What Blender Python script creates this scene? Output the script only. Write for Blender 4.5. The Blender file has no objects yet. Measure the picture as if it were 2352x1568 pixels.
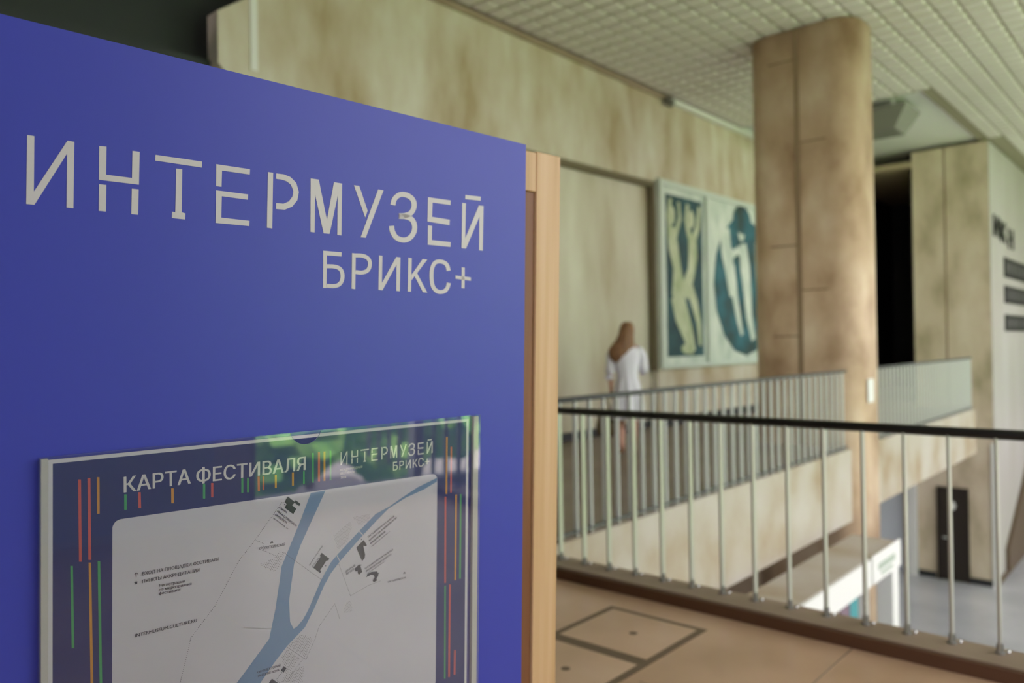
import bpy, bmesh, math, random
from mathutils import Vector, Matrix
from mathutils.geometry import delaunay_2d_cdt
random.seed(7)
S = bpy.context.scene
COL = S.collection
PI = math.pi

# ------------------------------------------------------------------ camera, daylight, exposure
CAM_Z = 1.5                                   # eye height above the gallery floor (the gallery floor is z = 0)
YAW, PITCH, ROLL, FPX = 0.725526, -0.004557, -0.016438, 1794.9
def cam_matrix():
    cy, sy = math.cos(YAW), math.sin(YAW)
    R = Matrix(((sy, -cy, 0), (0, 0, -1), (cy, sy, 0)))
    Rp = Matrix(((1, 0, 0), (0, math.cos(PITCH), -math.sin(PITCH)), (0, math.sin(PITCH), math.cos(PITCH))))
    Rr = Matrix(((math.cos(ROLL), -math.sin(ROLL), 0), (math.sin(ROLL), math.cos(ROLL), 0), (0, 0, 1)))
    W = Rr @ Rp @ R                            # world -> (right, down, forward)
    right, down, fwd = W[0], W[1], W[2]
    return Matrix(((right[0], -down[0], -fwd[0], 0), (right[1], -down[1], -fwd[1], 0),
                   (right[2], -down[2], -fwd[2], CAM_Z), (0, 0, 0, 1)))
cam = bpy.data.cameras.new('camera')
cam.sensor_width = 36.0
cam.lens = FPX / 2352 * 36.0
cam.clip_start = 0.05
cam.dof.use_dof = True
cam.dof.focus_distance = 1.34
cam.dof.aperture_fstop = 2.6
camo = bpy.data.objects.new('camera', cam)
COL.objects.link(camo)
camo.matrix_world = cam_matrix()
S.camera = camo

world = bpy.data.worlds.new('sky')
S.world = world
world.use_nodes = True
wn = world.node_tree.nodes; wl = world.node_tree.links
bg = wn['Background']
sky = wn.new('ShaderNodeTexSky')
sky.sky_type = 'NISHITA'
sky.sun_disc = False
sky.sun_elevation = math.radians(48)
sky.sun_rotation = math.radians(0)
sky.dust_density = 3.0
skymix = wn.new('ShaderNodeMixRGB')
skymix.inputs[0].default_value = 0.75
skymix.inputs[2].default_value = (8.5, 7.35, 8.0, 1)
wl.new(sky.outputs[0], skymix.inputs[1])
wl.new(skymix.outputs[0], bg.inputs[0])
bg.inputs[1].default_value = 0.22

def lamp(name, kind, loc, direction, **kw):
    d = bpy.data.lights.new(name, kind)
    for k, v in kw.items():
        setattr(d, k, v)
    o = bpy.data.objects.new(name, d)
    o.location = loc
    o.rotation_euler = Vector(direction).to_track_quat('-Z', 'Y').to_euler()
    COL.objects.link(o)
    return o
lamp('sun', 'SUN', (0, 0, 30), (-0.6, -0.6, -1.0), energy=8.5, angle=math.radians(1.0), color=(1.0, 0.92, 0.86))

S.view_settings.view_transform = 'Standard'
S.view_settings.look = 'None'
S.view_settings.gamma = 1.0
S.view_settings.use_curve_mapping = False
S.view_settings.exposure = 1.57
S.cycles.use_denoising = True
S.cycles.max_bounces = 10
S.cycles.diffuse_bounces = 6
S.cycles.glossy_bounces = 4
S.cycles.transparent_max_bounces = 12
S.cycles.sample_clamp_indirect = 8.0
S.cycles.caustics_reflective = False
S.cycles.caustics_refractive = False

# ------------------------------------------------------------------ materials
def mat(name, col, rough=0.6, metal=0.0, spec=0.5, noise=None, bump=None, emit=None):
    m = bpy.data.materials.new(name)
    m.use_nodes = True
    nt = m.node_tree
    b = nt.nodes['Principled BSDF']
    b.inputs['Base Color'].default_value = (*col, 1)
    b.inputs['Roughness'].default_value = rough
    b.inputs['Metallic'].default_value = metal
    b.inputs['Specular IOR Level'].default_value = spec
    tc = None
    if noise or bump:
        tc = nt.nodes.new('ShaderNodeTexCoord')
    if noise:
        # noise = (scale vector, list of (position, colour))
        mp = nt.nodes.new('ShaderNodeMapping')
        mp.inputs['Scale'].default_value = noise[0]
        nz = nt.nodes.new('ShaderNodeTexNoise')
        nz.inputs['Scale'].default_value = 1.0
        nz.inputs['Detail'].default_value = noise[2] if len(noise) > 2 else 4.0
        rp = nt.nodes.new('ShaderNodeValToRGB')
        els = rp.color_ramp.elements
        while len(els) < len(noise[1]):
            els.new(0.5)
        for e, (p, c) in zip(els, noise[1]):
            e.position = p
            e.color = (*c, 1)
        nt.links.new(tc.outputs['Object'], mp.inputs[0])
        nt.links.new(mp.outputs[0], nz.inputs['Vector'])
        nt.links.new(nz.outputs['Fac'], rp.inputs[0])
        nt.links.new(rp.outputs[0], b.inputs['Base Color'])
    if bump:
        nz2 = nt.nodes.new('ShaderNodeTexNoise')
        nz2.inputs['Scale'].default_value = bump[0]
        nz2.inputs['Detail'].default_value = 5
        bp = nt.nodes.new('ShaderNodeBump')
        bp.inputs['Strength'].default_value = bump[1]
        bp.inputs['Distance'].default_value = 0.01
        nt.links.new(tc.outputs['Object'], nz2.inputs['Vector'])
        nt.links.new(nz2.outputs['Fac'], bp.inputs['Height'])
        nt.links.new(bp.outputs[0], b.inputs['Normal'])
    return m

def clear_mat(name, tint, ior=1.5, rough=0.0, gain=1.0):
    m = bpy.data.materials.new(name)
    m.use_nodes = True
    nt = m.node_tree
    nt.nodes.remove(nt.nodes['Principled BSDF'])
    out = nt.nodes['Material Output']
    tr = nt.nodes.new('ShaderNodeBsdfTransparent'); tr.inputs[0].default_value = (*tint, 1)
    gl = nt.nodes.new('ShaderNodeBsdfGlossy'); gl.inputs['Roughness'].default_value = rough
    fr = nt.nodes.new('ShaderNodeFresnel'); fr.inputs['IOR'].default_value = ior
    mx = nt.nodes.new('ShaderNodeMixShader')
    mu = nt.nodes.new('ShaderNodeMath'); mu.operation = 'MULTIPLY'; mu.inputs[1].default_value = gain; mu.use_clamp = True
    nt.links.new(fr.outputs[0], mu.inputs[0])
    geo = nt.nodes.new('ShaderNodeNewGeometry')       # reflect at the entry face only
    inv = nt.nodes.new('ShaderNodeMath'); inv.operation = 'SUBTRACT'; inv.inputs[0].default_value = 1.0
    m2 = nt.nodes.new('ShaderNodeMath'); m2.operation = 'MULTIPLY'
    nt.links.new(geo.outputs['Backfacing'], inv.inputs[1])
    nt.links.new(mu.outputs[0], m2.inputs[0]); nt.links.new(inv.outputs[0], m2.inputs[1])
    nt.links.new(m2.outputs[0], mx.inputs[0])
    nt.links.new(tr.outputs[0], mx.inputs[1])
    nt.links.new(gl.outputs[0], mx.inputs[2])
    nt.links.new(mx.outputs[0], out.inputs[0])
    return m

M = {}
M['plaster'] = mat('limestone_wall', (.5, .47, .35), .85, noise=((2.0, 2.0, .8), [(.3, (.42, .33, .205)), (.48, (.55, .48, .36)), (.7, (.66, .63, .53))], 5.0), bump=(9, .25))
M['plaster_dim'] = mat('stone_niche', (.5, .47, .35), .85, noise=((1.3, 1.3, .35), [(.3, (.42, .34, .225)), (.48, (.58, .53, .42)), (.7, (.70, .67, .56))], 5.0), bump=(9, .2))
M['column'] = mat('travertine_column', (.5, .38, .27), .55, noise=((1.8, 1.8, 1.1), [(.3, (.36, .23, .135)), (.5, (.58, .42, .28)), (.7, (.74, .60, .44))], 5.0), bump=(14, .15))
M['pylon'] = mat('travertine_pylon', (.5, .42, .3), .7, noise=((1.8, 1.8, .9), [(.3, (.40, .34, .22)), (.5, (.62, .52, .38)), (.8, (.74, .66, .52))]), bump=(12, .15))
M['textwall'] = mat('pale_stone_wall', (.66, .65, .6), .7, noise=((.8, .8, .3), [(.3, (.37, .35, .31)), (.7, (.43, .42, .40))]))
M['fascia'] = mat('pale_fascia_stone', (.7, .67, .55), .7, noise=((1.4, 1, 1.2), [(.32, (.36, .285, .18)), (.5, (.45, .41, .325)), (.7, (.50, .475, .41))], 4.0))
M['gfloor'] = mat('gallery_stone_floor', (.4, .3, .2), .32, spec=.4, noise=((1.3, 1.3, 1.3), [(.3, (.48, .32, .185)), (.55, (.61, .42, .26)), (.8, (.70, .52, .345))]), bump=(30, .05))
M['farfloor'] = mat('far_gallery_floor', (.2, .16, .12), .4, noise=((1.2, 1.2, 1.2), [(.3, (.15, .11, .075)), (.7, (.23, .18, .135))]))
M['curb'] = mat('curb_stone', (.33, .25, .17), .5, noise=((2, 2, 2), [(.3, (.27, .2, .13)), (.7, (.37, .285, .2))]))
M['curb_face'] = mat('curb_dark_face', (.10, .042, .016), .5)  # front face of the curb, darker brown than its top
M['joint'] = mat('dark_joint', (.17, .12, .07), .6)
M['stonejoint'] = mat('stone_joint', (.26, .18, .105), .7)
M['corrceil'] = mat('corridor_ceiling', (.42, .34, .22), .7)
M['coolwall'] = mat('cool_painted_wall', (.50, .58, .72), .6)
M['lowfloor'] = mat('lower_stone_floor', (.4, .43, .46), .22, spec=.7, noise=((.7, .7, .7), [(.3, (.45, .47, .49)), (.7, (.60, .62, .64))]))
M['ceiling'] = mat('ceiling_tile', (.66, .66, .58), .75, noise=((.5, .5, .5), [(.3, (.68, .64, .60)), (.7, (.78, .74, .71))]))
M['ceil_smooth'] = mat('smooth_white_ceiling', (.75, .76, .74), .6)
M['white'] = mat('white_paint', (.78, .79, .76), .5)
M['offwhite'] = mat('cream_strip', (.56, .56, .50), .5)
M['black'] = mat('black_surface', (.012, .011, .009), .7)
M['void'] = mat('dark_green_black_panel', (.013, .02, .019), .6)
M['signgreen'] = mat('faded_green_print', (.40, .48, .40), .6)
M['beamshade'] = mat('beam_shade_strip', (.17, .14, .085), .9)  # dark olive that stands for the shade below the beam
M['darkbase'] = mat('dark_baseboard', (.02, .022, .024), .4)
M['brown'] = mat('brown_panelling', (.10, .065, .035), .6)
M['bluegrey'] = mat('blue_grey_wall', (.72, .78, .84), .7)
M['steel'] = mat('pale_steel_bar', (.80, .85, .80), .4, metal=.1)
M['steel_near'] = mat('brushed_steel_bar', (.46, .46, .41), .34, metal=.75)
M['ceilgroove'] = mat('ceiling_groove', (.34, .31, .22), .8)
M['handrail'] = mat('black_handrail', (.008, .008, .007), .35)
M['greyrail'] = mat('dark_grey_handrail', (.07, .075, .07), .4)
M['screw'] = mat('bright_bolt', (.8, .8, .78), .25, metal=1.0)
M['board'] = mat('printed_blue_board', (.048, .064, .46), .42, spec=.45, bump=(900, .03))
M['board_edge'] = mat('board_edge_white', (.62, .60, .58), .6)
M['letter'] = mat('white_lettering', (.66, .65, .63), .5)
M['wood'] = mat('pine_wood', (.66, .45, .25), .5, noise=((30, 30, 1.0), [(.3, (.52, .32, .14)), (.5, (.645, .425, .215)), (.75, (.73, .52, .30))], 3.0))
M['red_brown'] = mat('dark_reddish_brown', (.2, .07, .02), .5, noise=((26, 26, 1.2), [(.3, (.15, .05, .014)), (.75, (.26, .105, .04))], 3.0))
M['paper'] = mat('white_paper', (.66, .66, .68), .6)
M['navy'] = mat('poster_navy_print', (.018, .032, .15), .6)
M['mapbg'] = mat('map_pale_print', (.42, .40, .41), .6, noise=((3, 3, 3), [(.3, (.58, .565, .60)), (.7, (.62, .61, .65))]))
M['river'] = mat('map_river_print', (.16, .27, .43), .6)
M['road'] = mat('map_road_print', (.62, .60, .61), .6)
M['ink'] = mat('map_ink', (.035, .04, .065), .6)
M['inkgreen'] = mat('map_building_ink', (.03, .055, .06), .6)
M['dotgrey'] = mat('map_hatch_ink', (.16, .155, .165), .6)
M['dotpale'] = mat('map_pale_hatch_ink', (.32, .31, .33), .6)
M['red'] = mat('stripe_coral', (.60, .11, .10), .6)
M['orange'] = mat('stripe_orange', (.62, .29, .06), .6)
M['green'] = mat('stripe_green', (.06, .36, .14), .6)
M['acrylic'] = clear_mat('clear_acrylic', (.97, .98, .985), 1.5, 0.0, 2.1)
M['acrylic_edge'] = mat('acrylic_polished_edge', (.35, .40, .62), .2)
M['glass'] = clear_mat('window_glass', (.96, .98, .97), 1.45, 0.0, 1.0)
M['skin'] = mat('skin', (.56, .30, .22), .55)
M['dress'] = mat('white_lilac_cotton', (.74, .72, .80), .8)
M['hair'] = mat('light_brown_hair', (.15, .075, .035), .6, noise=((40, 40, 3), [(.3, (.12, .05, .02)), (.7, (.30, .155, .07))]))
M['bag'] = mat('olive_brown_leather', (.12, .085, .04), .5)
M['shoe'] = mat('beige_sandal', (.25, .13, .08), .5)
M['artdark'] = mat('art_dark_teal', (.012, .05, .062), .7, noise=((2.2, 2.2, 2.2), [(.3, (.008, .032, .042)), (.7, (.03, .10, .12))]))
M['artblue'] = mat('art_teal_blue', (.03, .13, .17), .7, noise=((2.0, 2.0, 2.0), [(.3, (.03, .055, .05)), (.55, (.025, .12, .16)), (.8, (.05, .19, .24))]))
M['artcream'] = mat('art_pale_green_cream', (.5, .54, .36), .7, noise=((5, 5, 3), [(.3, (.36, .42, .24)), (.7, (.60, .63, .46))]))
M['artpale'] = mat('art_pale_mint', (.6, .66, .60), .7, noise=((4, 4, 2), [(.3, (.47, .55, .49)), (.7, (.72, .76, .70))]))
M['artframe'] = mat('pale_mint_frame', (.60, .66, .60), .5)
M['plate'] = mat('black_plate', (.012, .013, .012), .5, spec=.2)
M['plate_text'] = mat('plate_grey_print', (.07, .07, .065), .6)
M['doorblack'] = mat('dark_brown_door', (.022, .015, .010), .5)
M['teal'] = mat('teal_banner', (.06, .30, .32), .7)
M['maroon'] = mat('mauve_banner', (.20, .14, .18), .7)
M['grass'] = mat('lawn', (.10, .24, .04), .9, noise=((.8, .8, .8), [(.3, (.07, .17, .03)), (.7, (.17, .33, .06))]))
M['leaf'] = mat('tree_leaves', (.3, .6, .1), .8, noise=((1.5, 1.5, 1.5), [(.3, (.12, .36, .06)), (.7, (.42, .72, .16))]))
M['bark'] = mat('tree_bark', (.12, .08, .05), .9)
M['pave'] = mat('pale_paving', (.46, .43, .41), .8)
M['greybox'] = mat('plain_grey', (.20, .20, .17), .6)
M['frame_w'] = mat('window_frame_white', (.6, .61, .58), .5)

# ------------------------------------------------------------------ helpers
def tag(o, label=None, cat=None, group=None, kind=None):
    if label: o['label'] = label
    if cat: o['category'] = cat
    if group: o['group'] = group
    if kind: o['kind'] = kind
    return o
def obj(name, bm, m, parent=None, smooth=False, loc=None):
    me = bpy.data.meshes.new(name)
    bmesh.ops.recalc_face_normals(bm, faces=bm.faces[:]) if not getattr(bm, '_keep', False) else None
    bm.to_mesh(me); bm.free()
    if isinstance(m, (list, tuple)):
        for k in m: me.materials.append(M[k])
    else:
        me.materials.append(M[m])
    if smooth:
        for p in me.polygons: p.use_smooth = True
    o = bpy.data.objects.new(name, me)
    COL.objects.link(o)
    if parent: o.parent = parent
    if loc: o.location = loc
    return o
def empty(name, loc=(0, 0, 0), rz=0.0):
    o = bpy.data.objects.new(name, None)
    o.empty_display_size = .2
    o.location = loc; o.rotation_euler = (0, 0, rz)
    COL.objects.link(o)
    return o
def box(bm, x0, x1, y0, y1, z0, z1, mi=0):
    vs = [bm.verts.new(p) for p in ((x0, y0, z0), (x1, y0, z0), (x1, y1, z0), (x0, y1, z0), (x0, y0, z1), (x1, y0, z1), (x1, y1, z1), (x0, y1, z1))]
    fs = [(0, 3, 2, 1), (4, 5, 6, 7), (0, 1, 5, 4), (1, 2, 6, 5), (2, 3, 7, 6), (3, 0, 4, 7)]
    out = []
    for f in fs:
        F = bm.faces.new([vs[i] for i in f]); F.material_index = mi; out.append(F)
    return out
def B(*boxes):
    bm = bmesh.new()
    for b in boxes: box(bm, *b)
    return bm
def struct(name, bm, m, parent=None):
    o = obj(name, bm, m, parent)
    if parent is None: o['kind'] = 'structure'
    return o
def bevel(bm, w, seg=2):
    bmesh.ops.bevel(bm, geom=bm.edges[:], offset=w, segments=seg, affect='EDGES', profile=.5)
    return bm
def prism(bm, pts, fn, t0, t1, mi=0):
    """pts: outline in plane coordinates; fn(u, v, t) -> point; solid between depths t0 and t1"""
    a = [bm.verts.new(fn(u, v, t0)) for u, v in pts]
    b = [bm.verts.new(fn(u, v, t1)) for u, v in pts]
    F = [bm.faces.new(a), bm.faces.new(b[::-1])]
    n = len(pts)
    for i in range(n):
        F.append(bm.faces.new((a[i], b[i], b[(i + 1) % n], a[(i + 1) % n])))
    for f in F: f.material_index = mi
def tube(bm, pts, r, seg=10, cap=True):
    rings = []
    pts = [Vector(p) for p in pts]
    rr = r if isinstance(r, (list, tuple)) else [r] * len(pts)
    for i, p in enumerate(pts):
        t = (pts[min(i + 1, len(pts) - 1)] - pts[max(i - 1, 0)]).normalized()
        a = t.cross(Vector((0, 0, 1)))
        if a.length < 1e-3: a = t.cross(Vector((1, 0, 0)))
        a.normalize(); b = t.cross(a)
        rings.append([bm.verts.new(p + (a * math.cos(k * 2 * PI / seg) + b * math.sin(k * 2 * PI / seg)) * rr[i]) for k in range(seg)])
    for A, Bq in zip(rings[:-1], rings[1:]):
        for k in range(seg):
            bm.faces.new((A[k], A[(k + 1) % seg], Bq[(k + 1) % seg], Bq[k]))
    if cap:
        bm.faces.new(rings[0][::-1]); bm.faces.new(rings[-1])
def loft(bm, rings, close=True):
    V = [[bm.verts.new(p) for p in r] for r in rings]
    n = len(V[0])
    for A, Bq in zip(V[:-1], V[1:]):
        for k in range(n):
            bm.faces.new((A[k], A[(k + 1) % n], Bq[(k + 1) % n], Bq[k]))
    if close:
        bm.faces.new(V[0][::-1]); bm.faces.new(V[-1])
    return V
def text_polys(s, bold=0.0):
    cu = bpy.data.curves.new('text', 'FONT')
    cu.body = s
    cu.size = 1.0
    cu.resolution_u = 4
    cu.fill_mode = 'NONE'
    o = bpy.data.objects.new('text', cu)
    COL.objects.link(o)
    me = bpy.data.meshes.new_from_object(o)
    pts = [Vector(v.co[:2]) for v in me.vertices]
    ed = [tuple(e.vertices) for e in me.edges]
    bpy.data.objects.remove(o); bpy.data.curves.remove(cu); bpy.data.meshes.remove(me)
    # contours overlap in this font, so fill them by winding number
    nxt = {}
    for a, b in ed: nxt.setdefault(a, []).append(b); nxt.setdefault(b, []).append(a)
    seen = set(); loops = []
    for a in range(len(pts)):
        if a in seen: continue
        lp = [a]; seen.add(a); cur = a
        while True:
            n = [x for x in nxt.get(cur, ()) if x not in seen]
            if not n: break
            if len(lp) == 1 and (a + 1) in n: n = [a + 1]
            cur = n[0]; seen.add(cur); lp.append(cur)
        if len(lp) > 2: loops.append([pts[i] for i in lp])
    polys = []
    # one triangulation per cluster of letters that touch in x, to keep it fast
    loops.sort(key=lambda l: min(p.x for p in l))
    groups = []; hi = -1e9
    for l in loops:
        if min(p.x for p in l) > hi + 1e-6: groups.append([])
        groups[-1].append(l); hi = max(hi, max(p.x for p in l))
    for g in groups:
        vs = []; es = []
        for l in g:
            b = len(vs); vs += l; es += [(b + i, b + (i + 1) % len(l)) for i in range(len(l))]
        ov, _, of, *_r = delaunay_2d_cdt(vs, es, [], 0, 1e-6)
        for f in of:
            c = sum((ov[i] for i in f), Vector((0, 0))) / len(f)
            w = 0
            for l in g:
                for i in range(len(l)):
                    p, q = l[i], l[(i + 1) % len(l)]
                    if (p.y <= c.y) != (q.y <= c.y) and c.x < p.x + (c.y - p.y) / (q.y - p.y) * (q.x - p.x):
                        w += 1 if q.y > p.y else -1
            if w: polys.append([tuple(ov[i]) for i in f])
    xs = [p.x for p in pts]; ys = [p.y for p in pts]
    return polys, (min(xs), max(xs), min(ys), max(ys))
_cap = None
def put_text(bm, s, A, Bp, cap, bold, fn, t):
    """lay a line of lettering from A to Bp on the plane fn(u, v, t) with the given capital height"""
    global _cap
    if _cap is None: _cap = text_polys('Н')[1][3]
    polys, (x0, x1, y0, y1) = text_polys(s, bold)
    A = Vector(A); Bp = Vector(Bp)
    d = Bp - A; L = d.length; d.normalize(); up = Vector((-d.y, d.x))
    sx = L / (x1 - x0); sy = cap / _cap
    shifts = (0,) if not bold else ((-.012 * bold - .01, 0, .012 * bold + .01) if bold > .3 else (-.012, .012))
    for k, sh in enumerate(shifts):
        for p in polys:
            try:
                bm.faces.new([bm.verts.new(fn(*(A + d * ((x - x0 + sh) * sx) + up * (y * sy)), t + k * .00003)) for x, y in p])
            except ValueError:
                pass

# ------------------------------------------------------------------ lettering and map outlines (metres on the stand's face)
TITLE=[[[-0.3591,0.3052],[-0.3499,0.3051],[-0.3505,0.223],[-0.3059,0.306],[-0.2964,0.3059],[-0.2976,0.2045],[-0.3071,0.2044],[-0.3065,0.2862],[-0.3498,0.2036],[-0.3603,0.2037]],[[-0.2613,0.3055],[-0.2509,0.3062],[-0.2515,0.2623],[-0.213,0.2627],[-0.2124,0.3061],[-0.2015,0.3064],[-0.2024,0.2534],[-0.2618,0.2529]],[[-0.2615,0.2461],[-0.2511,0.2464],[-0.2517,0.2047],[-0.2621,0.2046]],[[-0.2133,0.2456],[-0.2028,0.2459],[-0.2034,0.2049],[-0.214,0.2048]],[[-0.1766,0.3056],[-0.1002,0.3066],[-0.1006,0.2963],[-0.177,0.2961]],[[-0.1435,0.2883],[-0.1336,0.2886],[-0.1345,0.2166],[-0.128,0.2154],[-0.1284,0.2053],[-0.1504,0.2053],[-0.1501,0.2161],[-0.1448,0.2155]],[[-0.0757,0.306],[-0.0146,0.3064],[-0.015,0.2969],[-0.0655,0.2964],[-0.0662,0.2683],[-0.076,0.2682]],[[-0.076,0.261],[-0.0178,0.2613],[-0.0182,0.2518],[-0.0657,0.252],[-0.0664,0.215],[-0.015,0.2148],[-0.0154,0.2053],[-0.0766,0.2048]],[[0.0193,0.3065],[0.0296,0.3067],[0.0283,0.2054],[0.018,0.2057]],[[0.0355,0.3063],[0.0501,0.3068],[0.064,0.3037],[0.0758,0.2946],[0.0811,0.2782],[0.0779,0.2623],[0.0676,0.2495],[0.0528,0.2422],[0.0354,0.2415],[0.0353,0.2524],[0.0504,0.253],[0.061,0.2585],[0.068,0.2679],[0.0698,0.2784],[0.0651,0.2893],[0.0571,0.2946],[0.0465,0.2965],[0.0355,0.2963]],[[0.1054,0.307],[0.1226,0.3072],[0.1405,0.2327],[0.1556,0.307],[0.1736,0.3067],[0.1727,0.206],[0.1635,0.206],[0.164,0.2822],[0.1467,0.2067],[0.1336,0.2064],[0.1149,0.2782],[0.1143,0.2063],[0.1056,0.2064]],[[0.2003,0.3072],[0.2125,0.3075],[0.2323,0.2608],[0.227,0.2464]],[[0.2574,0.3066],[0.2703,0.3064],[0.2284,0.2064],[0.2165,0.2063]],[[0.3839,0.3065],[0.4464,0.3072],[0.4458,0.297],[0.3965,0.2967],[0.3955,0.2659],[0.4442,0.265],[0.4436,0.2529],[0.3831,0.2547]],[[0.3845,0.2469],[0.3957,0.2466],[0.3954,0.2163],[0.4473,0.2163],[0.4467,0.2056],[0.3842,0.2055]],[[0.4888,0.3247],[0.5342,0.3263],[0.5336,0.3168],[0.4882,0.3154]],[[0.4795,0.3061],[0.4903,0.3064],[0.4891,0.2281],[0.5288,0.3058],[0.5429,0.3064],[0.5419,0.2049],[0.5307,0.2051],[0.5305,0.2804],[0.4914,0.2056],[0.4786,0.2056]],[[0.2995,0.2787],[0.2997,0.2796],[0.3001,0.2813],[0.3007,0.2838],[0.3014,0.2868],[0.3025,0.2891],[0.3041,0.2914],[0.3064,0.2937],[0.3091,0.2959],[0.3119,0.2974],[0.3148,0.2984],[0.3179,0.299],[0.3216,0.299],[0.3252,0.2987],[0.3287,0.298],[0.3321,0.2968],[0.3352,0.2953],[0.3375,0.2936],[0.3392,0.2916],[0.3403,0.2893],[0.3409,0.2865],[0.3409,0.2836],[0.3404,0.2807],[0.3394,0.2778],[0.3377,0.2749],[0.3359,0.2725],[0.3338,0.2706],[0.3314,0.2692],[0.3282,0.2679],[0.3248,0.2667],[0.3215,0.2658],[0.3182,0.2652],[0.3147,0.2648],[0.3119,0.2645],[0.31,0.2643],[0.309,0.2642],[0.3091,0.2537],[0.3101,0.2538],[0.312,0.254],[0.3148,0.2543],[0.3189,0.2548],[0.3234,0.2556],[0.3279,0.2568],[0.3324,0.2583],[0.3372,0.2603],[0.3419,0.2631],[0.3459,0.2667],[0.3492,0.2708],[0.3517,0.2753],[0.3533,0.2798],[0.3541,0.2844],[0.354,0.2889],[0.3531,0.2935],[0.351,0.2976],[0.348,0.3012],[0.344,0.3042],[0.3393,0.3065],[0.3344,0.3082],[0.3293,0.3093],[0.3239,0.3097],[0.3182,0.3095],[0.3125,0.3085],[0.3071,0.3065],[0.3021,0.3037],[0.2976,0.3003],[0.2941,0.2966],[0.2913,0.2926],[0.2893,0.2884],[0.2883,0.2845],[0.2877,0.282],[0.2873,0.2803],[0.2871,0.2794]],[[0.3088,0.2527],[0.3101,0.2528],[0.3127,0.253],[0.3167,0.2532],[0.3216,0.2535],[0.3258,0.2534],[0.3297,0.2529],[0.3331,0.2521],[0.336,0.2509],[0.3382,0.2495],[0.34,0.2474],[0.3414,0.2447],[0.3424,0.2412],[0.3428,0.2378],[0.3424,0.2343],[0.3414,0.2309],[0.3397,0.2273],[0.3376,0.2242],[0.335,0.2215],[0.332,0.2191],[0.3286,0.2171],[0.3252,0.2159],[0.3215,0.2152],[0.3174,0.2151],[0.3129,0.2157],[0.3091,0.2167],[0.3061,0.2182],[0.3036,0.2202],[0.3015,0.2229],[0.2997,0.2257],[0.2985,0.2283],[0.2978,0.2305],[0.2975,0.233],[0.2973,0.2351],[0.2971,0.2365],[0.297,0.2372],[0.2845,0.2351],[0.2846,0.2344],[0.2847,0.233],[0.2849,0.2309],[0.2853,0.2277],[0.2864,0.2241],[0.2881,0.2205],[0.2904,0.2169],[0.2935,0.213],[0.2977,0.2096],[0.3028,0.2071],[0.3087,0.2054],[0.3153,0.2045],[0.3218,0.2046],[0.3282,0.2058],[0.3342,0.208],[0.3397,0.2111],[0.3444,0.2148],[0.3484,0.219],[0.3516,0.2236],[0.3541,0.2287],[0.3555,0.2339],[0.356,0.239],[0.3555,0.2441],[0.3541,0.2491],[0.3517,0.2535],[0.3483,0.2573],[0.344,0.2602],[0.3391,0.2621],[0.334,0.2634],[0.3286,0.264],[0.3229,0.2642],[0.3173,0.2638],[0.3133,0.2635],[0.3107,0.2634],[0.3094,0.2633]]]
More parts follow.
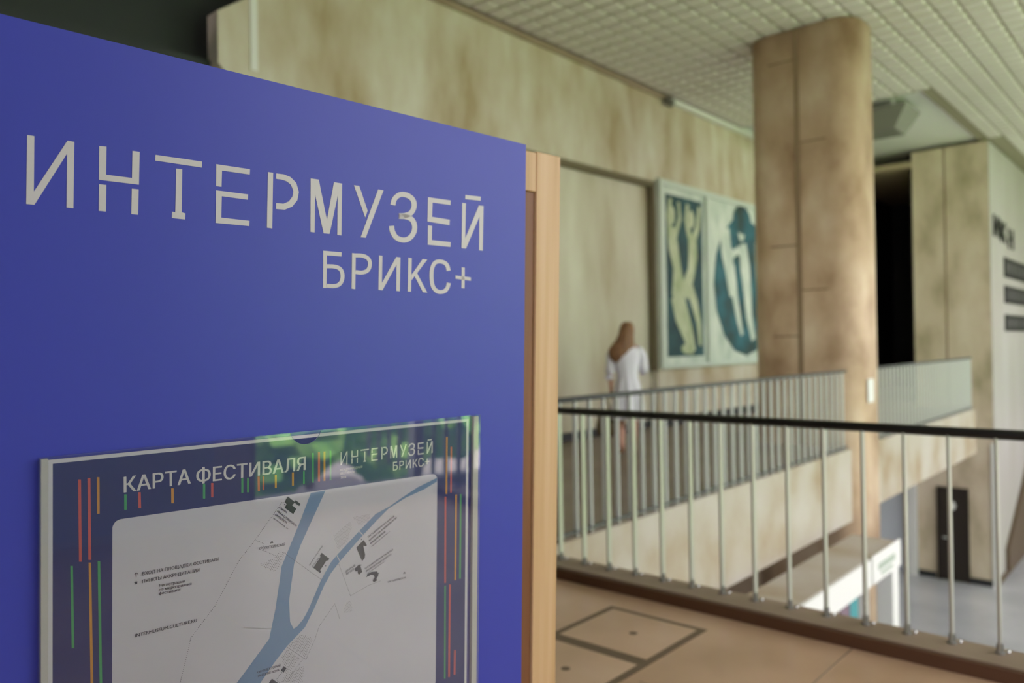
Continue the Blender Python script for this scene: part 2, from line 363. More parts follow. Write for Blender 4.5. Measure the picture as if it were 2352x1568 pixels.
SUB=[[[0.1328,0.1732],[0.1735,0.1732],[0.173,0.165],[0.1409,0.1649],[0.1403,0.1023],[0.1328,0.1024]],[[0.1404,0.1403],[0.1417,0.1403],[0.1441,0.1404],[0.1478,0.1406],[0.1526,0.1408],[0.1567,0.1406],[0.1603,0.1402],[0.1633,0.1395],[0.1656,0.1386],[0.1674,0.1374],[0.1689,0.1358],[0.1701,0.1335],[0.171,0.1305],[0.1714,0.1274],[0.1713,0.1244],[0.1707,0.1214],[0.1697,0.1184],[0.1683,0.116],[0.1667,0.1142],[0.1649,0.1129],[0.1626,0.1119],[0.1598,0.1111],[0.1564,0.1105],[0.1526,0.1103],[0.1481,0.1104],[0.1446,0.1105],[0.1423,0.1105],[0.1411,0.1106],[0.1404,0.103],[0.1416,0.103],[0.1439,0.1029],[0.1474,0.1028],[0.1523,0.1027],[0.1571,0.103],[0.1615,0.1037],[0.1656,0.1048],[0.1695,0.1066],[0.1729,0.1091],[0.1757,0.1122],[0.1778,0.1159],[0.1793,0.12],[0.1801,0.1241],[0.1802,0.1282],[0.1797,0.1323],[0.1784,0.1364],[0.1765,0.14],[0.1738,0.143],[0.1704,0.1453],[0.1665,0.1468],[0.1624,0.1477],[0.158,0.1482],[0.1531,0.1484],[0.148,0.1481],[0.1443,0.148],[0.1418,0.1479],[0.1406,0.1478]],[[0.197,0.1736],[0.2055,0.1733],[0.2049,0.1029],[0.1965,0.1034]],[[0.2049,0.1657],[0.206,0.1658],[0.2083,0.1659],[0.2117,0.1661],[0.216,0.1663],[0.2198,0.1661],[0.2231,0.1656],[0.2261,0.1648],[0.2288,0.1637],[0.2308,0.1624],[0.2322,0.1609],[0.2332,0.1591],[0.2339,0.157],[0.2341,0.1546],[0.2339,0.1522],[0.2332,0.1496],[0.2322,0.147],[0.2308,0.1451],[0.2291,0.1435],[0.2271,0.1423],[0.2242,0.1414],[0.2212,0.1406],[0.2181,0.1402],[0.215,0.1401],[0.2115,0.1403],[0.2087,0.1405],[0.2068,0.1406],[0.2058,0.1406],[0.2046,0.1329],[0.2056,0.1328],[0.2074,0.1327],[0.2102,0.1325],[0.2142,0.1322],[0.2185,0.1324],[0.2227,0.133],[0.2268,0.134],[0.231,0.1355],[0.2349,0.1377],[0.2381,0.1406],[0.2406,0.1441],[0.2422,0.148],[0.2431,0.1516],[0.2434,0.1553],[0.2431,0.1588],[0.242,0.1623],[0.2401,0.1655],[0.2374,0.1683],[0.2341,0.1705],[0.2302,0.1721],[0.226,0.1733],[0.2215,0.1739],[0.2167,0.1741],[0.2119,0.1739],[0.2085,0.1737],[0.2062,0.1736],[0.2051,0.1735]],[[0.2601,0.1737],[0.2685,0.1734],[0.2678,0.1183],[0.3028,0.1735],[0.3133,0.1733],[0.3122,0.1033],[0.3034,0.1034],[0.3035,0.1578],[0.2691,0.1033],[0.2595,0.1039]],[[0.3334,0.1742],[0.3424,0.1739],[0.3412,0.1035],[0.3322,0.1036]],[[0.3709,0.174],[0.3833,0.1738],[0.3565,0.1432],[0.3839,0.1033],[0.3722,0.1038],[0.3499,0.1365],[0.3422,0.1278],[0.3421,0.139]],[[0.4475,0.1543],[0.4473,0.1551],[0.4469,0.1568],[0.4462,0.1593],[0.4452,0.1631],[0.4432,0.1668],[0.4402,0.17],[0.4363,0.1725],[0.4318,0.1744],[0.4271,0.1756],[0.4222,0.1762],[0.4171,0.1763],[0.4117,0.1757],[0.4064,0.1742],[0.4018,0.1717],[0.3979,0.1684],[0.3949,0.1644],[0.3927,0.1602],[0.391,0.1556],[0.39,0.1506],[0.3895,0.1453],[0.3894,0.14],[0.3896,0.1347],[0.3902,0.1293],[0.3911,0.1237],[0.3927,0.1185],[0.3952,0.1139],[0.3986,0.1098],[0.4027,0.1064],[0.4073,0.1039],[0.4124,0.1022],[0.4179,0.1016],[0.4234,0.102],[0.4283,0.1029],[0.4328,0.1044],[0.4369,0.1066],[0.4401,0.1093],[0.4428,0.1122],[0.4448,0.1153],[0.4463,0.1186],[0.4472,0.1218],[0.4478,0.1241],[0.4482,0.1255],[0.4484,0.1263],[0.4375,0.1276],[0.4373,0.1268],[0.437,0.1254],[0.4364,0.1232],[0.4357,0.1205],[0.4347,0.1183],[0.4334,0.1164],[0.4318,0.1146],[0.4299,0.113],[0.4278,0.1119],[0.4253,0.111],[0.4221,0.1104],[0.4187,0.1101],[0.4157,0.1105],[0.4128,0.1114],[0.4099,0.113],[0.4071,0.1153],[0.4048,0.1181],[0.4029,0.1215],[0.4016,0.1257],[0.4008,0.1307],[0.4003,0.1357],[0.4001,0.1406],[0.4002,0.1455],[0.4006,0.1502],[0.4014,0.1543],[0.4027,0.1579],[0.4044,0.1611],[0.4064,0.1637],[0.4085,0.1655],[0.4107,0.1667],[0.4134,0.1674],[0.4169,0.1678],[0.4204,0.1677],[0.4237,0.1673],[0.4268,0.1664],[0.4298,0.1653],[0.4319,0.1638],[0.4335,0.1622],[0.4346,0.1601],[0.4353,0.1571],[0.436,0.1546],[0.4364,0.1529],[0.4366,0.1521]],[[0.4619,0.1442],[0.5064,0.1425],[0.5065,0.1347],[0.4619,0.137]],[[0.4797,0.1636],[0.4884,0.1632],[0.4883,0.1168],[0.4795,0.1174]]]
LOGO_AFF=[[0.25197,0.00044],[-0.00076,0.25221],[0.26173,-0.29277]]
RIVER=[[0.1069,-0.2869],[0.0845,-0.3382],[0.0472,-0.4153],[0.044,-0.4403],[0.0357,-0.4914],[0.024,-0.542],[-0.0247,-0.592],[-0.0564,-0.6224],[-0.0244,-0.6405],[0.0001,-0.6326],[0.0075,-0.6175],[0.0353,-0.5876],[0.0604,-0.5644],[0.096,-0.5396],[0.1058,-0.5241],[0.1151,-0.509],[0.1363,-0.4696],[0.1514,-0.4484],[0.1703,-0.4298],[0.2231,-0.3875],[0.256,-0.3632],[0.2846,-0.3436],[0.3278,-0.3274],[0.3761,-0.3162],[0.4102,-0.3042],[0.4108,-0.2958],[0.3587,-0.3096],[0.3178,-0.326],[0.2867,-0.3395],[0.2527,-0.35],[0.2159,-0.3766],[0.165,-0.4152],[0.1512,-0.4272],[0.1304,-0.4563],[0.1031,-0.5077],[0.0923,-0.5232],[0.0797,-0.534],[0.0726,-0.5363],[0.0654,-0.5214],[0.0631,-0.4818],[0.0728,-0.4156],[0.086,-0.3822],[0.1385,-0.2862]]
BRIDGES=[[[0.2133,-0.3764],[0.2234,-0.3875]],[[0.1641,-0.4165],[0.1717,-0.4309]]]
BLDG=[[[0.0597,-0.2868],[0.0732,-0.2989],[0.0755,-0.296],[0.0855,-0.3045],[0.0828,-0.308],[0.0732,-0.3003],[0.0681,-0.3044],[0.0772,-0.3123],[0.0706,-0.3214],[0.0531,-0.3065],[0.0571,-0.3006],[0.053,-0.2957]],[[0.1305,-0.4048],[0.1475,-0.4196],[0.1445,-0.4232],[0.1419,-0.4212],[0.1277,-0.4378],[0.1302,-0.4401],[0.1278,-0.4435],[0.1131,-0.43],[0.1284,-0.4118],[0.1267,-0.41]],[[0.2253,-0.3971],[0.2327,-0.4094],[0.2299,-0.4108],[0.2244,-0.4087],[0.2288,-0.4275],[0.2277,-0.4343],[0.2219,-0.4389],[0.2081,-0.4095]],[[0.2147,-0.4442],[0.2174,-0.4463],[0.2221,-0.4605],[0.2158,-0.4646],[0.2121,-0.4623],[0.2112,-0.4566],[0.2067,-0.4565],[0.2043,-0.4506]],[[0.2331,-0.4682],[0.2442,-0.4651],[0.2573,-0.467],[0.2607,-0.4717],[0.2602,-0.4771],[0.2565,-0.4811],[0.2571,-0.486],[0.249,-0.4874],[0.2471,-0.483],[0.2517,-0.4777],[0.2498,-0.4733],[0.2424,-0.471],[0.2341,-0.4731]],[[0.0531,-0.6005],[0.0586,-0.6062],[0.0528,-0.6123],[0.0475,-0.6061]],[[0.0295,-0.6167],[0.0414,-0.628],[0.0358,-0.6332],[0.0234,-0.6235]]]
ROUTE=[[0.0474,-0.2964],[0.0453,-0.2988],[0.0432,-0.3012],[0.0411,-0.3037],[0.039,-0.3061],[0.0369,-0.3085],[0.0348,-0.3109],[0.0328,-0.3133],[0.0307,-0.3158],[0.0286,-0.3182],[0.0265,-0.3206],[0.0244,-0.323],[0.0223,-0.3255],[0.0202,-0.3279],[0.0181,-0.3303],[0.016,-0.3327],[0.0139,-0.3351],[0.0118,-0.3376],[0.0097,-0.34],[0.0076,-0.3424],[0.0056,-0.3448],[0.0035,-0.3472],[0.0014,-0.3497],[-0.0007,-0.3521],[-0.0028,-0.3545],[-0.005,-0.3569],[-0.0072,-0.3592],[-0.0094,-0.3615],[-0.0116,-0.3638],[-0.0138,-0.3661],[-0.016,-0.3685],[-0.0182,-0.3708],[-0.0204,-0.3731],[-0.0226,-0.3754],[-0.0249,-0.3777],[-0.0271,-0.38],[-0.0293,-0.3823],[-0.0315,-0.3846],[-0.0337,-0.387],[-0.0357,-0.3894],[-0.0373,-0.3922],[-0.039,-0.3949],[-0.0407,-0.3977],[-0.0423,-0.4004],[-0.044,-0.4031],[-0.0456,-0.4059],[-0.0473,-0.4086],[-0.0489,-0.4113],[-0.0506,-0.4141],[-0.0523,-0.4168],[-0.0539,-0.4196],[-0.0556,-0.4223],[-0.0572,-0.425],[-0.0589,-0.4278],[-0.0605,-0.4305],[-0.0622,-0.4332],[-0.0639,-0.436],[-0.0655,-0.4387],[-0.0672,-0.4415],[-0.0688,-0.4442],[-0.0705,-0.4469],[-0.0721,-0.4497],[-0.0738,-0.4524],[-0.0755,-0.4551],[-0.0772,-0.4578],[-0.0794,-0.4601],[-0.0816,-0.4625],[-0.0838,-0.4648],[-0.086,-0.4671],[-0.0882,-0.4695],[-0.0903,-0.4718],[-0.0925,-0.4742],[-0.0947,-0.4765],[-0.0969,-0.4788],[-0.0991,-0.4812],[-0.1013,-0.4835],[-0.1034,-0.4859],[-0.1056,-0.4882],[-0.1078,-0.4905],[-0.11,-0.4929],[-0.1122,-0.4952],[-0.1144,-0.4976],[-0.1165,-0.4999],[-0.1186,-0.5023],[-0.1193,-0.5054],[-0.12,-0.5085],[-0.1207,-0.5116],[-0.1214,-0.5148],[-0.1221,-0.5179],[-0.1228,-0.521],[-0.1235,-0.5241],[-0.1243,-0.5273],[-0.1251,-0.5303],[-0.1259,-0.5334],[-0.1267,-0.5365],[-0.1275,-0.5396],[-0.1283,-0.5427],[-0.1291,-0.5458],[-0.1299,-0.5489],[-0.1307,-0.552],[-0.1315,-0.5551],[-0.1323,-0.5582],[-0.1331,-0.5613],[-0.1339,-0.5644],[-0.1347,-0.5675],[-0.1355,-0.5706],[-0.1363,-0.5737],[-0.0041,-0.356],[-0.0013,-0.3576],[0.0014,-0.3592],[0.0042,-0.3608],[0.007,-0.3624],[0.0097,-0.364],[0.0117,-0.366],[0.0108,-0.369],[0.0098,-0.377],[0.0126,-0.3786],[0.0153,-0.3802],[0.0181,-0.3819],[0.0208,-0.3835],[0.0236,-0.3851],[0.0263,-0.3867],[0.0291,-0.3884],[0.0319,-0.39],[0.0346,-0.3916],[0.0374,-0.3932],[0.0395,-0.3916],[0.0414,-0.3891],[0.0434,-0.3865],[0.0463,-0.3877],[0.0493,-0.389],[0.0522,-0.3902],[0.0552,-0.3914],[0.0572,-0.3943],[0.0595,-0.3962],[0.0618,-0.3982],[0.0641,-0.4001],[0.0664,-0.4021],[0.0686,-0.404],[0.0709,-0.4059],[0.0732,-0.4079],[0.0755,-0.4098],[0.0778,-0.4118],[0.0801,-0.4137],[0.0824,-0.4156],[0.0847,-0.4176],[0.0869,-0.4195],[0.0892,-0.4215],[0.0915,-0.4234],[0.0938,-0.4253],[0.0961,-0.4273],[0.0984,-0.4292],[0.1007,-0.4312],[0.103,-0.4331],[0.1052,-0.4351],[0.1075,-0.437],[0.1098,-0.4389],[0.1121,-0.4409],[0.1144,-0.4428],[0.1167,-0.4448],[0.119,-0.4467],[0.1213,-0.4486],[0.1235,-0.4506],[0.1258,-0.4525],[0.1281,-0.4545],[0.1677,-0.4324],[0.1688,-0.4352],[0.1699,-0.438],[0.171,-0.4408],[0.1721,-0.4436],[0.1732,-0.4464],[0.1743,-0.4491],[0.1754,-0.4519],[0.1765,-0.4547],[0.1776,-0.4575],[0.1787,-0.4603],[0.1798,-0.4631],[0.1809,-0.4659],[0.182,-0.4687],[0.1831,-0.4715],[0.1842,-0.4743],[0.1853,-0.4771],[0.1864,-0.4798],[0.1875,-0.4826],[0.1886,-0.4854],[0.1897,-0.4882],[0.1908,-0.491],[0.1919,-0.4938],[0.193,-0.4966],[0.1941,-0.4994],[0.1952,-0.5022],[0.1977,-0.502],[0.2006,-0.5012],[0.2035,-0.5004],[0.2064,-0.4996],[0.2093,-0.4988],[0.2122,-0.498],[0.2151,-0.4972],[0.218,-0.4964],[0.2209,-0.4955],[0.2237,-0.4947],[0.2266,-0.4939],[0.2295,-0.4931],[0.2324,-0.4923],[0.2353,-0.4915],[0.2382,-0.4909],[0.2412,-0.4906],[0.2442,-0.4903],[0.2472,-0.49],[0.2502,-0.4897],[0.2531,-0.4894],[0.2561,-0.4891],[0.2591,-0.4889],[0.2621,-0.4886],[0.2651,-0.4883],[0.0465,-0.2969],[0.049,-0.297],[0.0515,-0.2971],[0.1708,-0.5416],[0.1699,-0.539],[0.169,-0.5363],[0.1681,-0.5337],[0.1672,-0.531],[0.1663,-0.5284],[0.1654,-0.5257],[0.1644,-0.5231],[0.1635,-0.5204],[0.1626,-0.5178],[0.1617,-0.5151],[0.1608,-0.5125],[0.1598,-0.5103],[0.1578,-0.5123],[0.1559,-0.5143],[0.1539,-0.5163],[0.152,-0.5183],[0.15,-0.5203],[0.148,-0.5223],[0.1461,-0.5243],[0.1441,-0.5263],[0.1422,-0.5283],[0.1402,-0.5303],[0.1383,-0.5323],[0.1363,-0.5343],[0.1344,-0.5364],[0.1324,-0.5384],[0.1304,-0.5404],[0.1285,-0.5424],[0.1265,-0.5444],[0.1253,-0.5468],[0.1243,-0.5494],[0.1233,-0.552],[0.1223,-0.5547],[0.1212,-0.5573],[0.1202,-0.5599],[0.1192,-0.5625],[0.1182,-0.5651],[0.1172,-0.5677],[0.116,-0.5702],[0.1146,-0.5726],[0.1131,-0.575],[0.1117,-0.5774],[0.1103,-0.5798],[0.1088,-0.5822],[0.1074,-0.5846],[0.106,-0.5871],[0.1047,-0.5896],[0.1033,-0.592],[0.102,-0.5945],[0.1006,-0.5969],[0.0993,-0.5994],[0.0978,-0.6007],[0.0957,-0.5989],[0.0936,-0.597],[0.0915,-0.5952],[0.0894,-0.5933],[0.0873,-0.5915],[0.0852,-0.5896],[0.0831,-0.5878],[0.081,-0.5859],[0.0789,-0.584],[0.0768,-0.5822],[0.0747,-0.5803],[0.0726,-0.5785],[0.0705,-0.5766],[0.0684,-0.5748],[0.0663,-0.5729],[0.0642,-0.5711],[0.0621,-0.5692],[0.06,-0.5674],[0.0923,-0.5983],[0.0903,-0.6002],[0.0882,-0.6021],[0.0862,-0.6041],[0.0842,-0.606],[0.0821,-0.6079],[0.0801,-0.6098],[0.0781,-0.6118],[0.076,-0.6137],[0.074,-0.6156],[0.072,-0.6175],[0.0699,-0.6195],[0.0679,-0.6214],[0.0659,-0.6233],[0.0638,-0.6252],[0.0618,-0.6272],[0.0598,-0.6291],[0.0577,-0.631],[0.0482,-0.6113],[0.0461,-0.6134],[0.0439,-0.6155],[0.0418,-0.6176],[0.0396,-0.6197],[0.0388,-0.6219],[0.0407,-0.6242],[0.0426,-0.6265],[0.0445,-0.6289],[0.0464,-0.6312]]
HATCHPOLY=[[[0.0025,-0.4018],[0.0217,-0.3985],[0.0501,-0.3908],[0.0535,-0.3976],[0.0436,-0.4142],[0.0327,-0.4221]],[[0.0888,-0.5497],[0.1126,-0.5644],[0.0983,-0.5976],[0.0631,-0.5652]],[[0.0593,-0.5712],[0.0864,-0.5942],[0.0583,-0.6214],[0.0531,-0.5999],[0.048,-0.5832]],[[0.0865,-0.6121],[0.097,-0.614],[0.0906,-0.6432],[0.0483,-0.6289],[0.0532,-0.6187]]]
HATCHPALE=[[[0.1561,-0.3771],[0.1943,-0.3547],[0.198,-0.3661],[0.1875,-0.3919],[0.1666,-0.4063]],[[0.1996,-0.3478],[0.2396,-0.3479],[0.2378,-0.3618],[0.2141,-0.3672]],[[0.1869,-0.5108],[0.1955,-0.5129],[0.2014,-0.5355],[0.1785,-0.5324]]]
ROADS=[[[0.1236,-0.3179],[0.1561,-0.3802],[0.1703,-0.4344]],[[0.1957,-0.2903],[0.1658,-0.2757]],[[0.2159,-0.366],[0.1872,-0.3397],[0.1625,-0.3101],[0.1487,-0.2886]],[[0.1431,-0.4681],[0.1587,-0.5109]],[[0.2169,-0.4967],[0.23,-0.5385]],[[0.2427,-0.512],[0.3195,-0.5198],[0.4123,-0.5272]],[[0.3095,-0.503],[0.308,-0.5574]],[[0.1936,-0.5038],[0.1779,-0.5259]],[[-0.025,-0.5095],[0.0266,-0.524]],[[0.0659,-0.5025],[0.0938,-0.5158]],[[0.1812,-0.517],[0.1646,-0.5647],[0.1455,-0.6172],[0.1348,-0.6568]],[[0.1984,-0.5135],[0.2206,-0.5655],[0.2402,-0.6024],[0.2379,-0.6886]],[[0.0944,-0.6084],[0.1401,-0.6272],[0.2036,-0.6415],[0.2709,-0.6404]],[[0.1874,-0.5856],[0.1821,-0.6464],[0.1794,-0.6706]],[[-0.081,-0.3445],[-0.0309,-0.3792],[0.0283,-0.4192]],[[-0.0767,-0.4553],[-0.0707,-0.4703],[-0.0221,-0.51],[0.0267,-0.5246]],[[-0.2397,-0.4696],[-0.2164,-0.4902],[-0.1907,-0.5137]]]
TEXT=[["ВХОД НА ПЛОЩАДКИ ФЕСТИВАЛЯ",[-0.1974,-0.3791],[-0.0701,-0.3799],0.0056,0.15],["ПУНКТЫ АККРЕДИТАЦИИ",[-0.1972,-0.3918],[-0.1043,-0.392],0.0056,0.15],["Регистрация",[-0.1708,-0.4039],[-0.1292,-0.4052],0.0048,0.15],["на мероприятия",[-0.1708,-0.4105],[-0.1178,-0.412],0.0048,0.15],["фестиваля",[-0.1708,-0.4171],[-0.1365,-0.4178],0.0048,0.15],["INTERMUSEUM.CULTURE.RU",[-0.208,-0.4772],[-0.1083,-0.4772],0.0057,0.2],["КРОПОТКИНСКАЯ",[0.0028,-0.3759],[0.054,-0.377],0.0052,0.2],["ГМИИ",[0.0416,-0.3057],[0.056,-0.3174],0.0037,0.5],["ИМ.А.С.ПУШКИНА",[0.0381,-0.3118],[0.0766,-0.3464],0.0037,0.5],["МУСЕЙОН",[0.034,-0.3178],[0.0564,-0.3368],0.0037,0.5],["ВОЛХОНКА, 12",[0.0306,-0.323],[0.0596,-0.3478],0.0019,0.5],["ДОМ КУЛЬТУРЫ",[0.1048,-0.4249],[0.1328,-0.3928],0.0025,0.5],["«ГЭС-2»",[0.1108,-0.4296],[0.1246,-0.414],0.0026,0.5],["ТРЕТЬЯКОВСКАЯ ГАЛЕРЕЯ",[0.2348,-0.3954],[0.2995,-0.3625],0.0034,0.4],["КОРПУС НА КАДАШЁВСКОЙ",[0.2385,-0.4024],[0.3054,-0.3667],0.0035,0.4],["НАБЕРЕЖНОЙ",[0.2419,-0.4088],[0.2771,-0.3908],0.0035,0.4],["КАДАШЁВСКАЯ НАБЕРЕЖНАЯ, 12",[0.2442,-0.4144],[0.2881,-0.3916],0.0017,0.4],["ДОБРЫЙ",[0.1844,-0.4538],[0.2062,-0.4455],0.0036,0.4],["МУЗЕЙ",[0.1862,-0.4594],[0.2036,-0.4527],0.0037,0.4],["ТРЕТЬЯКОВСКАЯ ГАЛЕРЕЯ",[0.2285,-0.4574],[0.2967,-0.4314],0.0034,0.4],["ИНЖЕНЕРНЫЙ КОРПУС",[0.2312,-0.4631],[0.2929,-0.4402],0.0034,0.4],["ЛАВРУШИНСКИЙ ПЕРЕУЛОК, 12",[0.234,-0.4673],[0.278,-0.4505],0.0017,0.4],["ТРЕТЬЯКОВСКАЯ",[0.2832,-0.4964],[0.3292,-0.4962],0.0035,0.2],["КИНОЛЕКТОРИЙ",[0.0005,-0.5985],[0.0462,-0.5988],0.0041,0.5],["НА СЦЕНЕ NOVA",[0.0005,-0.6056],[0.0441,-0.6066],0.0041,0.5]]
HEAD=[["КАРТА",[-0.2253,-0.2404],[-0.1199,-0.2394],0.0251,0.6],["ФЕСТИВАЛЯ",[-0.1096,-0.2407],[0.0951,-0.2417],0.0252,0.6]]
SMALLHEAD=[["МЕЖДУНАРОДНЫЙ",[0.1703,-0.2531],[0.221,-0.2522],0.0044,0],["ФЕСТИВАЛЬ",[0.1704,-0.2599],[0.2029,-0.2596],0.0044,0],["2026",[0.1714,-0.2677],[0.1841,-0.2676],0.0044,0]]
STRIPES=[[[[-0.2917,-0.2111],[-0.2877,-0.2116],[-0.2863,-0.339],[-0.2903,-0.3382]],"r"],[[[-0.2786,-0.2105],[-0.2744,-0.211],[-0.2729,-0.3389],[-0.2772,-0.338]],"r"],[[[-0.2653,-0.2108],[-0.2614,-0.2113],[-0.2611,-0.2688],[-0.2649,-0.2682]],"o"],[[[-0.3024,-0.3423],[-0.2987,-0.343],[-0.2966,-0.4703],[-0.3003,-0.4693]],"g"],[[[-0.2769,-0.3422],[-0.2732,-0.343],[-0.2698,-0.5411],[-0.2736,-0.5399]],"o"],[[[-0.264,-0.3426],[-0.2602,-0.3433],[-0.2568,-0.5452],[-0.2606,-0.544]],"g"],[[[-0.2252,-0.2433],[-0.2212,-0.2438],[-0.2211,-0.2688],[-0.2251,-0.2682]],"g"],[[[-0.2039,-0.2428],[-0.1999,-0.2433],[-0.1992,-0.2693],[-0.2033,-0.2687]],"r"],[[[-0.1517,-0.2434],[-0.1477,-0.244],[-0.1473,-0.2689],[-0.1514,-0.2683]],"o"],[[[-0.0986,-0.2427],[-0.0946,-0.2432],[-0.0945,-0.2687],[-0.0985,-0.2682]],"g"],[[[-0.0845,-0.2433],[-0.0804,-0.2438],[-0.0804,-0.2686],[-0.0844,-0.268]],"r"],[[[-0.0303,-0.2414],[-0.0264,-0.2419],[-0.0263,-0.2684],[-0.0302,-0.2679]],"g"],[[[-0.0198,-0.2424],[-0.0158,-0.2429],[-0.0157,-0.2689],[-0.0197,-0.2684]],"g"],[[[0.0002,-0.2424],[0.0042,-0.2429],[0.0047,-0.2692],[0.0007,-0.2686]],"r"],[[[0.0097,-0.2435],[0.0131,-0.244],[0.0132,-0.2687],[0.0098,-0.2683]],"r"],[[[0.0334,-0.2436],[0.0373,-0.244],[0.0374,-0.2681],[0.0336,-0.2676]],"o"],[[[0.0677,-0.2431],[0.0717,-0.2436],[0.0718,-0.2684],[0.0679,-0.2679]],"o"],[[[0.0906,-0.2432],[0.0939,-0.2436],[0.0941,-0.268],[0.0908,-0.2675]],"g"],[[[0.1093,-0.2111],[0.1127,-0.2115],[0.1131,-0.2681],[0.1097,-0.2676]],"g"],[[[0.1216,-0.2107],[0.1261,-0.2111],[0.1265,-0.2674],[0.1219,-0.2668]],"r"],[[[0.1335,-0.2109],[0.1378,-0.2113],[0.1381,-0.2679],[0.1339,-0.2674]],"o"],[[[0.147,-0.2109],[0.1505,-0.2112],[0.1509,-0.2681],[0.1474,-0.2677]],"g"],[[[0.4353,-0.2095],[0.4397,-0.2099],[0.4395,-0.335],[0.435,-0.3343]],"o"],[[[0.4482,-0.2321],[0.4523,-0.2325],[0.4523,-0.334],[0.4482,-0.3335]],"r"],[[[0.4326,-0.3398],[0.4371,-0.3405],[0.438,-0.5301],[0.4335,-0.5291]],"r"],[[[0.4625,-0.3393],[0.4676,-0.34],[0.467,-0.5301],[0.4619,-0.529]],"o"],[[[0.476,-0.3404],[0.4807,-0.3411],[0.4806,-0.5299],[0.4759,-0.5289]],"g"],[[[0.4338,-0.5354],[0.4378,-0.5363],[0.4388,-0.7412],[0.4348,-0.74]],"g"],[[[0.4468,-0.5352],[0.4518,-0.5363],[0.4514,-0.7415],[0.4463,-0.7399]],"r"],[[[0.4627,-0.6849],[0.4673,-0.6862],[0.4669,-0.741],[0.4623,-0.7396]],"r"]]
MAPCORN=[[-0.2424,-0.2926],[-0.2321,-0.2825],[0.3934,-0.2861],[0.4102,-0.2985]]
ICON=[[-0.2068,-0.376],[-0.2068,-0.3888],[0.028,-0.3657],[0.3255,-0.484],[0.0531,-0.3008],[0.1394,-0.4317],[0.2187,-0.4465],[0.2201,-0.3951],[0.2322,-0.4723],[0.262,-0.4716],[0.0482,-0.6113]]

# ------------------------------------------------------------------ the building (gallery floor z = 0, lower hall floor z = -4.15)
LOW, CEIL, EY, WY = -4.15, 5.945, 3.64, 7.27
WIN = -3.0
struct('floor_gallery_near', B((-4, 4.16, WIN, WY + .15, -.98, 0)), 'gfloor')
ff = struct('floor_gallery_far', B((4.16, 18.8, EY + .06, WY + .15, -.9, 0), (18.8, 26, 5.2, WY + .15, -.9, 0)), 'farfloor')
struct('trim_far_fascia', B((4.161, 11.05, EY, EY + .06, -.98, 0.0), (12.05, 18.8, EY, EY + .06, -.93, 0.0)), 'fascia')
struct('trim_near_fascia', B((4.16, 4.2, WIN, EY, -.98, .0)), 'fascia')
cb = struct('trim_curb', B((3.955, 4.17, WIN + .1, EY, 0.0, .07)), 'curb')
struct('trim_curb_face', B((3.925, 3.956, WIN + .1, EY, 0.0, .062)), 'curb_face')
struct('floor_lower_hall', B((-4, 28, WIN, WY + .3, LOW - .3, LOW)), 'lowfloor')

# walls
def upper_wall():
    bm = bmesh.new()
    f = lambda u, v, t: (u, WY + t, v)
    prism(bm, [(3.88, 4.34), (3.97, 4.26), (12.1, 4.36), (12.1, -.9), (28, -.9), (28, CEIL), (5.4, CEIL), (3.88, 4.86)], f, 0, .2)
    return bm
struct('wall_left', upper_wall(), 'plaster')
struct('wall_left_niche', B((3.88, 12.1, WY + .15, WY + .35, -.9, 4.4)), 'plaster_dim')
struct('wall_left_dark', B((-4, 3.88, WY + .15, WY + .3, -.9, 4.4), (-4, 6.2, WY + .5, WY + .6, 4.2, CEIL)), 'void')
struct('wall_left_dark_header', B((-4, 3.88, WY + .1, WY + .5, 5.2, CEIL)), 'black')
struct('wall_left_lower', B((-4, 21.6, WY + .15, WY + .3, LOW, -.9)), 'brown')
struct('wall_left_lower_end', B((21.6, 28, WY + .15, WY + .3, LOW, -.9), (20.55, 20.7, 5.2, WY + .15, LOW, -.9)), 'bluegrey')
struct('trim_wall_joint', B((4.23, 4.31, WY - .015, WY, 4.36, CEIL)), 'white')
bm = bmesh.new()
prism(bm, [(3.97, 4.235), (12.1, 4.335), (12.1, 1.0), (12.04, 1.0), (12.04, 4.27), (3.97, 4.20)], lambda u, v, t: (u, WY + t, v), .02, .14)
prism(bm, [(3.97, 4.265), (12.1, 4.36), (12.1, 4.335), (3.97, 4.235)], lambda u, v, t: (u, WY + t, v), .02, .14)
struct('trim_beam_shade', bm, 'beamshade')  # shade under the beam and down its end, painted as dark strips
struct('baseboard_left', B((4.2, 12.1, WY + .125, WY + .15, 0, .13), (12.1, 20, WY - .025, WY, 0, .14)), 'darkbase')
struct('wall_behind', B((-4.2, -4, WIN, WY + .3, LOW, .05), (-4.2, -4, WIN, WY + .3, CEIL - .3, CEIL), (-4.2, -4, WIN, WIN + .12, .05, CEIL - .3), (-4.2, -4, .4, WY + .3, .05, CEIL - .3)), 'coolwall')
struct('wall_front_solid', B((-4, 2.08, WIN - .1, WIN + .1, .05, CEIL)), 'coolwall')
struct('wall_end', B((28, 28.2, WIN, WY + .3, LOW, CEIL + .3)), 'textwall')
# pylon with the door, and the pale wall that carries the plates
struct('wall_pylon', B((20.4, 20.6, 3.62, 5.2, LOW, CEIL)), 'pylon')
struct('wall_right', B((20.42, 28, 3.6, 3.75, LOW, CEIL)), 'textwall')
struct('trim_pylon_joint', B((20.39, 20.4, 4.49, 4.52, -.9, CEIL)), 'stonejoint')
struct('trim_pylon_lit_edge', B((20.36, 20.44, 3.585, 3.66, LOW, -.9)), 'white')  # white strip painted in as the lit lower corner of the pylon
struct('baseboard_pylon', B((20.37, 20.4, 4.82, 5.2, LOW, LOW + .14), (20.37, 20.4, 3.66, 4.12, LOW, LOW + .14)), 'darkbase')
struct('trim_jamb', B((20.3, 20.5, 5.22, 5.4, LOW, -.9)), 'white')
struct('baseboard_right', B((20.5, 28, 3.57, 3.6, LOW, LOW + .14)), 'brown')
